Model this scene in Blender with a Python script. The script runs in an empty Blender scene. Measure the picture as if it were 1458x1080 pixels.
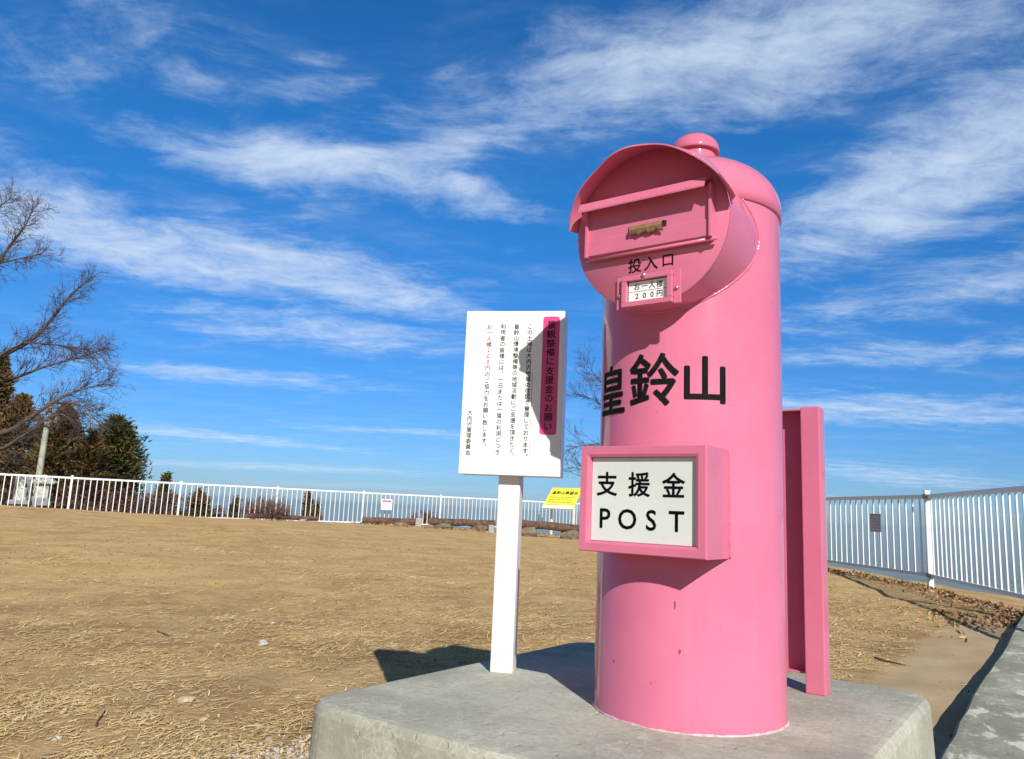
import bpy, bmesh, math, random
import numpy as np
from math import sin, cos, pi, radians as R, sqrt
from mathutils import Vector, Matrix

# ------------------------------------------------------------------ camera, sky, sun, exposure
SC = bpy.context.scene
COL = SC.collection
EYE = 0.74
FOC, CX, CY = 1095.0, 729.0, 540.0
roll, pitch = R(2.498), R(9.641)
F_ = Vector((0, cos(pitch), sin(pitch)))
U0 = Vector((0, -sin(pitch), cos(pitch)))
R0 = Vector((1, 0, 0))
RX = R0 * cos(roll) + U0 * sin(roll)
UP = -R0 * sin(roll) + U0 * cos(roll)
CAM = Vector((0, 0, EYE))
cd = bpy.data.cameras.new("camera")
cam = bpy.data.objects.new("camera", cd)
COL.objects.link(cam)
cd.sensor_width = 36
cd.lens = FOC / 1458 * 36
cd.clip_start = 0.05
cd.clip_end = 200000
M3 = Matrix((RX, UP, -F_)).transposed()
cam.matrix_world = Matrix.Translation(CAM) @ M3.to_4x4()
SC.camera = cam

SUN_AZ = Vector((0.25, -0.968, 0)).normalized()      # horizontal direction towards the sun
SUN_EL = R(32)
to_sun = SUN_AZ * cos(SUN_EL) + Vector((0, 0, sin(SUN_EL)))
sl = bpy.data.lights.new("sun", 'SUN')
sl.energy = 4.6
sl.angle = R(0.5)
sl.color = (1.0, 0.95, 0.87)
so = bpy.data.objects.new("sun", sl)
COL.objects.link(so)
so.rotation_euler = to_sun.to_track_quat('Z', 'Y').to_euler()
so.location = (4, -8, 12)

SC.view_settings.view_transform = 'Standard'
SC.view_settings.look = 'None'
SC.view_settings.exposure = 0.3
SC.view_settings.gamma = 1.0

W = bpy.data.worlds.new("World")
SC.world = W
W.use_nodes = True
wt = W.node_tree
wt.nodes.clear()


class NT:
    """small helper to write node trees"""
    def __init__(s, nt):
        s.nt = nt

    def n(s, t, **kw):
        nd = s.nt.nodes.new(t)
        for k, v in kw.items():
            setattr(nd, k, v)
        return nd

    def set(s, nd, **kw):
        for k, v in kw.items():
            key = k.replace('_', ' ')
            sock = nd.inputs[key]
            if isinstance(v, bpy.types.NodeSocket):
                s.nt.links.new(v, sock)
            else:
                sock.default_value = v
        return nd

    def link(s, a, b):
        s.nt.links.new(a, b)

    def val(s, sock, v):
        if isinstance(v, bpy.types.NodeSocket):
            s.nt.links.new(v, sock)
        else:
            sock.default_value = v

    def math(s, op, a, b=0.0, c=0.0, clamp=False):
        nd = s.n('ShaderNodeMath', operation=op, use_clamp=clamp)
        s.val(nd.inputs[0], a)
        s.val(nd.inputs[1], b)
        s.val(nd.inputs[2], c)
        return nd.outputs[0]

    def vmath(s, op, a, b=(0, 0, 0), scale=None):
        nd = s.n('ShaderNodeVectorMath', operation=op)
        s.val(nd.inputs[0], a)
        s.val(nd.inputs[1], b)
        if scale is not None:
            s.val(nd.inputs['Scale'], scale)
        return nd.outputs['Value'] if op in ('LENGTH', 'DOT_PRODUCT', 'DISTANCE') else nd.outputs[0]

    def mapr(s, v, a, b, c=0.0, d=1.0, smooth=True):
        nd = s.n('ShaderNodeMapRange', interpolation_type='SMOOTHSTEP' if smooth else 'LINEAR')
        s.val(nd.inputs['Value'], v)
        for k, x in zip(('From Min', 'From Max', 'To Min', 'To Max'), (a, b, c, d)):
            s.val(nd.inputs[k], x)
        return nd.outputs[0]

    def noise(s, vec, scale, detail=4, rough=0.55, dist=0.0, lac=2.0):
        nd = s.n('ShaderNodeTexNoise')
        if vec is not None:
            s.link(vec, nd.inputs['Vector'])
        s.val(nd.inputs['Scale'], scale)
        nd.inputs['Detail'].default_value = detail
        nd.inputs['Roughness'].default_value = rough
        nd.inputs['Distortion'].default_value = dist
        nd.inputs['Lacunarity'].default_value = lac
        return nd.outputs['Fac']

    def mapping(s, vec, loc=(0, 0, 0), rot=(0, 0, 0), scale=(1, 1, 1), typ='POINT'):
        nd = s.n('ShaderNodeMapping', vector_type=typ)
        s.link(vec, nd.inputs['Vector'])
        nd.inputs['Location'].default_value = loc
        nd.inputs['Rotation'].default_value = rot
        nd.inputs['Scale'].default_value = scale
        return nd.outputs[0]

    def mix(s, fac, a, b, blend='MIX'):
        nd = s.n('ShaderNodeMix', data_type='RGBA', blend_type=blend)
        s.val(nd.inputs[0], fac)
        for i, v in ((6, a), (7, b)):
            if isinstance(v, bpy.types.NodeSocket):
                s.link(v, nd.inputs[i])
            else:
                nd.inputs[i].default_value = (*v[:3], 1)
        return nd.outputs[2]


def build_sky():
    g = NT(wt)
    out = g.n('ShaderNodeOutputWorld')
    bg = g.n('ShaderNodeBackground')
    sky = g.n('ShaderNodeTexSky', sky_type='NISHITA')
    sky.sun_disc = False
    sky.sun_elevation = SUN_EL
    sky.sun_rotation = math.atan2(SUN_AZ.x, SUN_AZ.y)
    sky.altitude = 650
    sky.air_density = 1.0
    sky.dust_density = 0.35
    sky.ozone_density = 2.2
    tc = g.n('ShaderNodeTexCoord')
    d = g.vmath('NORMALIZE', tc.outputs['Generated'])
    sep = g.n('ShaderNodeSeparateXYZ')
    g.link(d, sep.inputs[0])
    dz = g.math('MAXIMUM', sep.outputs[2], 0.0)
    den = g.math('ADD', dz, 0.06)
    comb = g.n('ShaderNodeCombineXYZ')
    g.link(g.math('DIVIDE', sep.outputs[0], den), comb.inputs[0])
    g.link(g.math('DIVIDE', sep.outputs[1], den), comb.inputs[1])
    P = comb.outputs[0]                      # the cloud layer seen in plan
    # (centre x, centre y, half length, half width, angle deg, weight) of each cloud sheet in the layer
    banks = [(0.40, 1.40, 0.62, 0.20, -24, 0.62), (0.85, 1.10, 0.40, 0.22, -25, 0.42), (1.06, 1.85, 0.75, 0.24, -78, 0.62),
             (1.50, 2.50, 0.75, 0.26, -60, 0.42), (2.3, 4.6, 1.3, 0.5, -15, 0.5), (3.9, 7.6, 1.5, 0.6, 25, 0.45),
             (-0.55, 1.93, 0.40, 0.16, 18, 0.60), (-0.18, 1.80, 0.42, 0.10, -42, 0.50), (-1.35, 2.45, 0.75, 0.34, 52, 0.62),
             (-0.75, 2.75, 0.65, 0.30, 35, 0.62), (-0.85, 3.5, 0.8, 0.30, 15, 0.45), (-1.7, 4.45, 0.8, 0.28, 20, 0.45),
             (-2.7, 7.0, 1.3, 0.4, 33, 0.5), (-1.0, 6.4, 0.9, 0.25, 10, 0.4), (-3.0, 9.6, 2.2, 0.5, 5, 0.5),
             (-2.3, 12.0, 2.8, 0.6, 0, 0.45), (-0.90, 1.46, 0.34, 0.12, -15, 0.27), (-0.15, 2.07, 0.17, 0.09, 30, 0.55),
             (1.9, 3.3, 0.7, 0.25, -30, 0.4), (5.5, 10.5, 2.0, 0.6, 20, 0.35), (-0.18, 1.43, 0.06, 0.035, -30, 0.27), (-0.27, 1.59, 0.06, 0.035, -30, 0.27), (-0.43, 1.41, 0.06, 0.035, -30, 0.27), (0.01, 2.13, 0.13, 0.07, -30, 0.32), (0.01, 2.36, 0.06, 0.035, -30, 0.27), (-0.2, 2.76, 0.13, 0.07, -30, 0.32), (0.51, 1.64, 0.06, 0.035, -30, 0.27), (-0.36, 1.5, 0.06, 0.035, -30, 0.27), (-0.49, 1.57, 0.13, 0.07, -30, 0.32), (-0.66, 1.56, 0.13, 0.07, -30, 0.32), (0.88, 2.02, 0.06, 0.035, -30, 0.27)]
    m = None
    warp = g.n('ShaderNodeTexNoise')
    g.link(P, warp.inputs['Vector'])
    warp.inputs['Scale'].default_value = 1.6
    warp.inputs['Detail'].default_value = 3
    wv = g.vmath('SCALE', g.vmath('SUBTRACT', warp.outputs['Color'], (0.5, 0.5, 0.5)), scale=0.36)
    PW = g.vmath('ADD', P, wv)
    for (x, y, a, b, ang, wgt) in banks:
        mp = g.mapping(PW, (x, y, 0), (0, 0, R(ang)), (a, b, 1), 'TEXTURE')
        flat = g.vmath('MULTIPLY', mp, (1, 1, 0))
        k = g.mapr(g.vmath('LENGTH', flat), 0.0, 1.9, wgt, 0.0)
        m = k if m is None else g.math('MAXIMUM', m, k)
    st1 = g.mapping(PW, (0, 0, 0), (0, 0, R(34)), (0.8, 1.8, 1))
    n1 = g.noise(st1, 2.4, 11, 0.66, 0.15)
    st2 = g.mapping(PW, (3, 1, 0), (0, 0, R(46)), (0.8, 2.2, 1))
    n2 = g.noise(st2, 5.5, 10, 0.68, 0.2)
    n3 = g.noise(PW, 6.0, 12, 0.70, 0.1)
    nn = g.math('ADD', g.math('ADD', g.math('MULTIPLY', n1, 0.42), g.math('MULTIPLY', n2, 0.26)), g.math('MULTIPLY', n3, 0.52))
    dens = g.math('ADD', g.math('SUBTRACT', nn, 0.60), g.math('MULTIPLY', m, 0.66))
    cl = g.math('ADD', g.mapr(dens, 0.05, 0.56, 0.0, 0.80), g.mapr(n1, 0.42, 0.75, 0.0, 0.10))
    cl = g.math('MULTIPLY', cl, g.mapr(sep.outputs[2], 0.004, 0.05, 0.25, 1.0))
    # the clear sky: a slightly deeper blue than the plain model
    hs = g.n('ShaderNodeHueSaturation')
    g.link(sky.outputs[0], hs.inputs['Color'])
    hs.inputs['Saturation'].default_value = 1.25
    hs.inputs['Value'].default_value = 1.0
    up = g.mapr(sep.outputs[2], 0.0, 0.42, smooth=False)
    tone = g.mix(up, (0.30, 0.455, 0.82), (0.33, 0.90, 1.20))
    # unseen sky sunward and overhead, toned dimmer and less blue to shape shadow fill
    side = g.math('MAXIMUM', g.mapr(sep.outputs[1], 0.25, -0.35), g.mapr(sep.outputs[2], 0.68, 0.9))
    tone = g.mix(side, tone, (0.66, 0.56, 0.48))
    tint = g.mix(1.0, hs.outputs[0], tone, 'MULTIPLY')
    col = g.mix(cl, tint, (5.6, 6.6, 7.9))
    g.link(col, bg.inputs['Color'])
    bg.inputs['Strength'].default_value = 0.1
    g.link(bg.outputs[0], out.inputs['Surface'])


build_sky()

# ------------------------------------------------------------------ helpers
rng = np.random.default_rng(7)
random.seed(7)


def ray(px, py):
    return F_ + RX * ((px - CX) / FOC) - UP * ((py - CY) / FOC)


def at_depth(px, py, Y):
    d = ray(px, py)
    return CAM + d * (Y / d.y)


def at_z(px, py, z):
    d = ray(px, py)
    return CAM + d * ((z - EYE) / d.z)


class MB:
    """collects shapes that become ONE mesh object"""
    def __init__(s):
        s.v, s.f, s.sm = [], [], []

    def add(s, verts, faces, smooth=False, M=None):
        o = len(s.v)
        for p in verts:
            p = Vector(p)
            s.v.append(tuple(M @ p if M is not None else p))
        for f in faces:
            s.f.append(tuple(i + o for i in f))
            s.sm.append(smooth)
        return s

    def box(s, c, d, rz=0.0, M=None):
        hx, hy, hz = d[0] / 2, d[1] / 2, d[2] / 2
        vs = []
        for z in (-hz, hz):
            for x, y in ((-hx, -hy), (hx, -hy), (hx, hy), (-hx, hy)):
                vs.append((c[0] + x * cos(rz) - y * sin(rz), c[1] + x * sin(rz) + y * cos(rz), c[2] + z))
        return s.add(vs, [(0, 3, 2, 1), (4, 5, 6, 7), (0, 1, 5, 4), (1, 2, 6, 5), (2, 3, 7, 6), (3, 0, 4, 7)], False, M)

    def bbox(s, c, d, bev=0.003, rz=0.0, seg=2, M=None):
        """bevelled box"""
        bm = bmesh.new()
        bmesh.ops.create_cube(bm, size=1.0)
        for v in bm.verts:
            v.co = Vector((v.co.x * d[0], v.co.y * d[1], v.co.z * d[2]))
        bmesh.ops.bevel(bm, geom=bm.edges[:], offset=min(bev, min(d) * 0.45), segments=seg, affect='EDGES', profile=0.6)
        T = Matrix.Translation(c) @ Matrix.Rotation(rz, 4, 'Z')
        if M is not None:
            T = M @ T
        bm.verts.index_update()
        s.add([v.co.copy() for v in bm.verts], [[v.index for v in f.verts] for f in bm.faces], False, T)
        bm.free()
        return s

    def tube(s, pts, rad, n=8, caps=True, smooth=True):
        pts = [Vector(p) for p in pts]
        if not hasattr(rad, '__len__'):
            rad = [rad] * len(pts)
        o = len(s.v)
        ref = Vector((0.123, 0.456, 0.88)).normalized()
        prev = None
        for i, p in enumerate(pts):
            t = (pts[min(i + 1, len(pts) - 1)] - pts[max(i - 1, 0)])
            if t.length < 1e-9:
                t = Vector((0, 0, 1))
            t.normalize()
            if prev is None:
                u = t.cross(ref)
                if u.length < 1e-3:
                    u = t.cross(Vector((1, 0, 0)))
            else:
                u = prev - t * prev.dot(t)
            u.normalize()
            prev = u
            w = t.cross(u)
            for k in range(n):
                a = 2 * pi * k / n
                s.v.append(tuple(p + (u * cos(a) + w * sin(a)) * rad[i]))
        for i in range(len(pts) - 1):
            for k in range(n):
                k2 = (k + 1) % n
                s.f.append((o + i * n + k, o + i * n + k2, o + (i + 1) * n + k2, o + (i + 1) * n + k))
                s.sm.append(smooth)
        if caps:
            s.f.append(tuple(o + k for k in reversed(range(n))))
            s.sm.append(False)
            e = o + (len(pts) - 1) * n
            s.f.append(tuple(e + k for k in range(n)))
            s.sm.append(False)
        return s

    def lathe(s, prof, n=48, M=None, smooth=True, closed=False):
        """prof: list of (radius, z) about the z axis"""
        vs, fs = [], []
        for r, z in prof:
            for k in range(n):
                a = 2 * pi * k / n
                vs.append((r * cos(a), r * sin(a), z))
        for i in range(len(prof) - 1):
            for k in range(n):
                k2 = (k + 1) % n
                fs.append((i * n + k, i * n + k2, (i + 1) * n + k2, (i + 1) * n + k))
        return s.add(vs, fs, smooth, M)

    def ico(s, c, r, sub=2, jit=0.0, M=None, scale=(1, 1, 1), seed=0):
        bm = bmesh.new()
        bmesh.ops.create_icosphere(bm, subdivisions=sub, radius=1.0)
        rr = random.Random(seed)
        vs = []
        for v in bm.verts:
            k = r * (1 + jit * (rr.random() - 0.5) * 2)
            vs.append(Vector((v.co.x * k * scale[0], v.co.y * k * scale[1], v.co.z * k * scale[2])) + Vector(c))
        bm.verts.index_update()
        s.add(vs, [[v.index for v in f.verts] for f in bm.faces], jit < 0.05, M)
        bm.free()
        return s

    def build(s, name, mat, parent=None):
        me = bpy.data.meshes.new(name)
        me.from_pydata(s.v, [], s.f)
        me.polygons.foreach_set('use_smooth', s.sm)
        me.update()
        return link_mesh(name, me, mat, parent)


def link_mesh(name, me, mat, parent=None):
    o = bpy.data.objects.new(name, me)
    COL.objects.link(o)
    if mat is not None:
        me.materials.append(mat)
    if parent is not None:
        o.parent = parent
    return o


def raw_mesh(name, verts, quads, mat, parent=None, smooth=False):
    """fast path for big meshes: verts (n,3) array, quads (m,4) array"""
    me = bpy.data.meshes.new(name)
    verts = np.asarray(verts, dtype=np.float32)
    quads = np.asarray(quads, dtype=np.int32)
    k = quads.shape[1]
    me.vertices.add(len(verts))
    me.vertices.foreach_set('co', verts.ravel())
    me.loops.add(quads.size)
    me.loops.foreach_set('vertex_index', quads.ravel())
    me.polygons.add(len(quads))
    me.polygons.foreach_set('loop_start', np.arange(0, quads.size, k, dtype=np.int32))
    me.polygons.foreach_set('loop_total', np.full(len(quads), k, dtype=np.int32))
    me.polygons.foreach_set('use_smooth', np.full(len(quads), smooth))
    me.update(calc_edges=True)
    me.validate()
    return link_mesh(name, me, mat, parent)


def tag(o, label=None, cat=None, group=None, kind=None):
    if label:
        o['label'] = label
    if cat:
        o['category'] = cat
    if group:
        o['group'] = group
    if kind:
        o['kind'] = kind
    return o


def empty(name, loc, rz=0.0):
    o = bpy.data.objects.new(name, None)
    COL.objects.link(o)
    o.location = loc
    o.rotation_euler = (0, 0, rz)
    o.empty_display_size = 0.1
    return o


def copy_tree(o, parent=None):
    c = o.copy()
    COL.objects.link(c)
    if parent is not None:
        c.parent = parent
    for ch in list(o.children):
        copy_tree(ch, c)
    return c


def vnoise(x, y, seed=0):
    """smooth value noise in numpy, 0..1"""
    xi, yi = np.floor(x).astype(np.int64), np.floor(y).astype(np.int64)
    fx, fy = x - xi, y - yi
    fx, fy = fx * fx * (3 - 2 * fx), fy * fy * (3 - 2 * fy)

    def h(a, b):
        n = (a * 374761393 + b * 668265263 + seed * 974711) & 0xffffffff
        n = ((n ^ (n >> 13)) * 1274126177) & 0xffffffff
        return ((n ^ (n >> 16)) & 0xffff) / 65535.0
    return (h(xi, yi) * (1 - fx) + h(xi + 1, yi) * fx) * (1 - fy) + (h(xi, yi + 1) * (1 - fx) + h(xi + 1, yi + 1) * fx) * fy


def fbm(x, y, seed=0, oct=4):
    s, a, t = 0, 0.5, 0
    for i in range(oct):
        s = s + a * vnoise(x * 2 ** i, y * 2 ** i, seed + i)
        t += a
        a *= 0.5
    return s / t


# ------------------------------------------------------------------ materials
MATS = {}


def new_mat(name):
    m = bpy.data.materials.new(name)
    m.use_nodes = True
    nt = m.node_tree
    b = nt.nodes['Principled BSDF']
    MATS[name] = m
    return m, NT(nt), b


def simple(name, col, rough=0.5, var=0.08, scale=6.0, bump=0.0, bscale=40.0, metal=0.0, coat=0.0, dirt=None):
    m, g, b = new_mat(name)
    tc = g.n('ShaderNodeTexCoord')
    P = tc.outputs['Object']
    n = g.noise(P, scale, 5, 0.6)
    lo = tuple(c * (1 - var) for c in col)
    hi = tuple(min(1, c * (1 + var)) for c in col)
    c = g.mix(g.mapr(n, 0.3, 0.7), lo, hi)
    if dirt:
        dn = g.noise(P, scale * 2.3, 8, 0.7)
        c = g.mix(g.mapr(dn, 0.58, 0.75, 0, dirt[1]), c, dirt[0])
    g.link(c, b.inputs['Base Color'])
    b.inputs['Roughness'].default_value = rough
    b.inputs['Metallic'].default_value = metal
    if coat:
        b.inputs['Coat Weight'].default_value = coat
        b.inputs['Coat Roughness'].default_value = 0.12
    if bump:
        bn = g.n('ShaderNodeBump')
        bn.inputs['Strength'].default_value = bump
        bn.inputs['Distance'].default_value = 0.01
        g.link(g.noise(P, bscale, 5, 0.6), bn.inputs['Height'])
        g.link(bn.outputs[0], b.inputs['Normal'])
    if 'black' in name or 'letter' in name:
        b.inputs['Specular IOR Level'].default_value = 0.15
    return m


def mk_pink():
    m, g, b = new_mat('pink_paint')
    tc = g.n('ShaderNodeTexCoord')
    P = tc.outputs['Object']
    n = g.noise(P, 5, 5, 0.6)
    c = g.mix(g.mapr(n, 0.3, 0.7), (0.585, 0.152, 0.250), (0.63, 0.174, 0.278))
    # faded bleached streaks and small scuffs in the paint
    st = g.noise(g.mapping(P, scale=(14, 14, 1.2)), 1.0, 6, 0.65)
    c = g.mix(g.mapr(st, 0.56, 0.76, 0, 0.30), c, (0.64, 0.215, 0.32))
    sp = g.noise(P, 55, 3, 0.5)
    c = g.mix(g.mapr(sp, 0.745, 0.77, 0, 0.6), c, (0.32, 0.06, 0.10))
    g.link(c, b.inputs['Base Color'])
    rn = g.noise(P, 8, 5, 0.6)
    g.link(g.mapr(rn, 0.3, 0.7, 0.09, 0.15), b.inputs['Roughness'])
    b.inputs['Specular IOR Level'].default_value = 0.35
    bn = g.n('ShaderNodeBump')
    bn.inputs['Strength'].default_value = 0.10
    bn.inputs['Distance'].default_value = 0.004
    h = g.math('ADD', g.noise(P, 7, 3, 0.5), g.math('MULTIPLY', g.noise(P, 120, 3, 0.5), 0.06))
    g.link(h, bn.inputs['Height'])
    g.link(bn.outputs[0], b.inputs['Normal'])
    return m


def mk_concrete(name, base, dark, light, rough=0.9, stain=0.6, moss=None):
    m, g, b = new_mat(name)
    tc = g.n('ShaderNodeTexCoord')
    P = tc.outputs['Object']
    n1 = g.noise(P, 2.4, 8, 0.62, 0.3)
    n2 = g.noise(P, 9, 8, 0.68, 0.4)
    n3 = g.noise(P, 60, 6, 0.6)
    c = g.mix(g.mapr(n1, 0.42, 0.58, 0, stain), base, dark)
    n4 = g.noise(P, 22, 7, 0.72, 0.6)
    c = g.mix(g.mapr(n4, 0.54, 0.68, 0, 0.38), c, tuple(x * 0.62 for x in base))
    c = g.mix(g.mapr(n2, 0.52, 0.72, 0, 0.55), c, light)
    c = g.mix(g.mapr(n3, 0.35, 0.7, 0, 0.35), c, tuple(x * 0.55 for x in base))
    v = g.n('ShaderNodeTexVoronoi', feature='DISTANCE_TO_EDGE')
    g.link(g.vmath('ADD', P, g.vmath('SCALE', wnoise(g, P, 30), scale=0.02)), v.inputs['Vector'])
    v.inputs['Scale'].default_value = 55
    cr = g.mapr(v.outputs['Distance'], 0.0, 0.10, 1, 0)
    c = g.mix(g.math('MULTIPLY', g.mapr(n2, 0.4, 0.6), g.math('MULTIPLY', cr, 0.40)), c, light)
    if moss:
        mm = g.noise(g.mapping(P, rot=(0, 0, R(20)), scale=(1.5, 1.0, 1)), 3.4, 9, 0.66, 0.5)
        c = g.mix(g.mapr(mm, 0.44, 0.56, 0, 0.85), c, moss)
        m2 = g.noise(g.mapping(P, loc=(4, 2, 0), rot=(0, 0, R(20)), scale=(1.6, 1.0, 1)), 4.6, 9, 0.66, 0.6)
        c = g.mix(g.mapr(m2, 0.52, 0.60, 0, 0.9), c, light)
    g.link(c, b.inputs['Base Color'])
    b.inputs['Roughness'].default_value = rough
    bn = g.n('ShaderNodeBump')
    bn.inputs['Strength'].default_value = 0.5
    bn.inputs['Distance'].default_value = 0.006
    pit = g.mapr(g.noise(P, 34, 2, 0.4), 0.28, 0.34, 0, 1)
    h = g.math('ADD', g.math('MULTIPLY', n2, 0.8), g.math('ADD', g.math('MULTIPLY', n3, 0.5), g.math('MULTIPLY', pit, 0.6)))
    g.link(h, bn.inputs['Height'])
    g.link(bn.outputs[0], b.inputs['Normal'])
    return m


def wnoise(g, P, scale):
    nd = g.n('ShaderNodeTexNoise')
    g.link(P, nd.inputs['Vector'])
    nd.inputs['Scale'].default_value = scale
    nd.inputs['Detail'].default_value = 3
    return g.vmath('SUBTRACT', nd.outputs['Color'], (0.5, 0.5, 0.5))


def mk_ground():
    m, g, b = new_mat('dry_earth')
    tc = g.n('ShaderNodeTexCoord')
    P = tc.outputs['Object']
    n0 = g.noise(P, 0.35, 5, 0.6, 0.3)
    n1 = g.noise(P, 1.7, 7, 0.65, 0.3)
    n2 = g.noise(P, 14, 7, 0.7)
    n3 = g.noise(P, 70, 5, 0.7)
    sep = g.n('ShaderNodeSeparateXYZ')
    g.link(P, sep.inputs[0])
    wobble = g.math('MULTIPLY', g.math('SUBTRACT', n0, 0.5), 9.0)
    sandy = g.mapr(g.math('ADD', g.math('SUBTRACT', sep.outputs[1], g.math('MULTIPLY', sep.outputs[0], 0.55)), wobble), 4.5, 10.0)
    brown = g.mix(g.mapr(n1, 0.38, 0.62), (0.37, 0.235, 0.108), (0.55, 0.375, 0.180))
    sand = g.mix(g.mapr(n1, 0.35, 0.65), (0.47, 0.295, 0.120), (0.64, 0.43, 0.185))
    soil = g.mix(sandy, brown, sand)
    soil = g.mix(g.mapr(n0, 0.45, 0.65, 0, 0.35), soil, (0.66, 0.46, 0.21))
    soil = g.mix(g.mapr(n2, 0.50, 0.72, 0, 0.55), soil, (0.28, 0.17, 0.07))
    soil = g.mix(g.mapr(n3, 0.56, 0.72, 0, 0.5), soil, (0.76, 0.57, 0.29))
    # matted dead grass: thin fibres crossing in several directions
    fib = None
    for k, (ang, sc) in enumerate(((15, 30), (75, 34), (128, 28), (165, 38))):
        f = g.noise(g.mapping(P, loc=(k * 3.1, k, 0), rot=(0, 0, R(ang)), scale=(1, 9, 1)), sc / 3.0, 4, 0.55, 0.5)
        f = g.mapr(f, 0.60, 0.68)
        fib = f if fib is None else g.math('MAXIMUM', fib, f)
    pn = g.noise(g.mapping(P, scale=(0.7, 1.2, 1)), 0.9, 6, 0.6, 0.2)
    patch = g.mapr(pn, 0.42, 0.60)
    soil = g.mix(g.math('MULTIPLY', fib, g.math('MULTIPLY', patch, 0.85)), soil, (0.84, 0.66, 0.32))
    drk = g.noise(g.mapping(P, scale=(0.5, 1.8, 1)), 1.3, 8, 0.7, 0.3)
    soil = g.mix(g.mapr(drk, 0.54, 0.70, 0, 0.45), soil, (0.32, 0.195, 0.085))
    low = g.mapr(sep.outputs[2], -6.0, -2.2, 1, 0)
    scrub = g.mix(g.mapr(g.noise(P, 0.8, 5, 0.6), 0.35, 0.65), (0.10, 0.065, 0.035), (0.07, 0.075, 0.03))
    plain = g.mix(g.mapr(g.noise(P, 0.0006, 6, 0.6), 0.4, 0.6), (0.07, 0.09, 0.045), (0.17, 0.16, 0.12))
    scrub = g.mix(g.mapr(sep.outputs[2], -550, -300, 1, 0), scrub, plain)
    col = g.mix(low, soil, scrub)
    # trodden bare strip along the edging slab (in the plinth's own axes)
    loc = g.mapping(P, loc=(POST.x, POST.y, 0), rot=(0, 0, -ANG), scale=(1, 1, 1), typ='TEXTURE')
    s2 = g.n('ShaderNodeSeparateXYZ')
    g.link(loc, s2.inputs[0])
    wob = g.math('MULTIPLY', g.math('SUBTRACT', g.noise(P, 4, 5, 0.65), 0.5), 0.16)
    xx = g.math('ADD', s2.outputs[0], wob)
    strip = g.math('MULTIPLY', g.mapr(xx, -0.16, -0.08), g.mapr(g.math('ADD', s2.outputs[1], g.math('MULTIPLY', wob, 3.0)), 6.0, 6.4, 1, 0))
    bare = g.mix(g.mapr(n1, 0.35, 0.65), (0.39, 0.285, 0.165), (0.47, 0.36, 0.215))
    bare = g.mix(g.mapr(n3, 0.5, 0.75, 0, 0.4), bare, (0.38, 0.29, 0.18))
    col = g.mix(g.math('MULTIPLY', strip, 0.9), col, bare)
    g.link(col, b.inputs['Base Color'])
    b.inputs['Roughness'].default_value = 0.95
    b.inputs['Specular IOR Level'].default_value = 0.15
    bn = g.n('ShaderNodeBump')
    g.link(g.mapr(strip, 0.0, 1.0, 0.7, 0.22), bn.inputs['Strength'])
    bn.inputs['Distance'].default_value = 0.03
    h = g.math('ADD', g.math('MULTIPLY', n1, 0.8), g.math('ADD', g.math('MULTIPLY', n2, 0.6), g.math('ADD', g.math('MULTIPLY', n3, 0.3), g.math('MULTIPLY', fib, 0.25))))
    g.link(h, bn.inputs['Height'])
    g.link(bn.outputs[0], b.inputs['Normal'])
    return m


def mk_scatter(name, cols, scale, rough=0.8, trans=0.0):
    """colour that changes from blade to blade / leaf to leaf"""
    m, g, b = new_mat(name)
    geo = g.n('ShaderNodeNewGeometry')
    rnd = geo.outputs['Random Per Island']
    cr = g.n('ShaderNodeValToRGB')
    els = cr.color_ramp.elements
    els[0].color = (*cols[0], 1)
    els[1].color = (*cols[-1], 1)
    for i, c in enumerate(cols[1:-1]):
        e = els.new((i + 1) / (len(cols) - 1))
        e.color = (*c, 1)
    tc = g.n('ShaderNodeTexCoord')
    n = g.noise(tc.outputs['Object'], scale, 4, 0.6)
    g.link(g.math('ADD', g.math('MULTIPLY', rnd, 0.55), g.math('MULTIPLY', g.mapr(n, 0.3, 0.7), 0.45)), cr.inputs[0])
    g.link(cr.outputs[0], b.inputs['Base Color'])
    b.inputs['Roughness'].default_value = rough
    b.inputs['Specular IOR Level'].default_value = 0.25
    return m


ANG = R(36)
POST = Vector((0.4236, 1.810, 0))
PT = 0.32
mk_pink()
mk_concrete('plinth_concrete', (0.44, 0.435, 0.355), (0.29, 0.285, 0.235), (0.60, 0.585, 0.49), stain=0.75)
mk_concrete('slab_concrete', (0.38, 0.365, 0.28), (0.26, 0.25, 0.185), (0.64, 0.61, 0.50), stain=0.7, moss=(0.24, 0.235, 0.165))
mk_ground()
simple('white_board', (0.82, 0.83, 0.84), 0.35, 0.02, 4, coat=0.2)
simple('white_metal', (0.70, 0.715, 0.74), 0.35, 0.05, 3, dirt=((0.45, 0.36, 0.30), 0.25))
simple('pole_white', (0.72, 0.72, 0.70), 0.4, 0.05, 5, dirt=((0.42, 0.40, 0.36), 0.25))
simple('panel_white', (0.62, 0.66, 0.63), 0.3, 0.05, 5, coat=0.3, dirt=((0.48, 0.50, 0.46), 0.35))
simple('black_paint', (0.010, 0.009, 0.010), 0.75, 0.2, 30)
simple('letter_dark', (0.016, 0.014, 0.016), 0.6, 0.1, 30)
simple('letter_red', (0.62, 0.03, 0.025), 0.5, 0.1, 30)
simple('magenta_bar', (0.62, 0.055, 0.23), 0.4, 0.05, 10)
simple('brown_tape', (0.25, 0.155, 0.085), 0.4, 0.2, 40)
simple('chip', (0.22, 0.06, 0.09), 0.7, 0.3, 60)
simple('mortar', (0.62, 0.42, 0.43), 0.85, 0.3, 60)
simple('dark_gap', (0.02, 0.012, 0.014), 0.8, 0.2, 30)
simple('screw_steel', (0.48, 0.44, 0.42), 0.35, 0.2, 80, metal=0.8)
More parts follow.
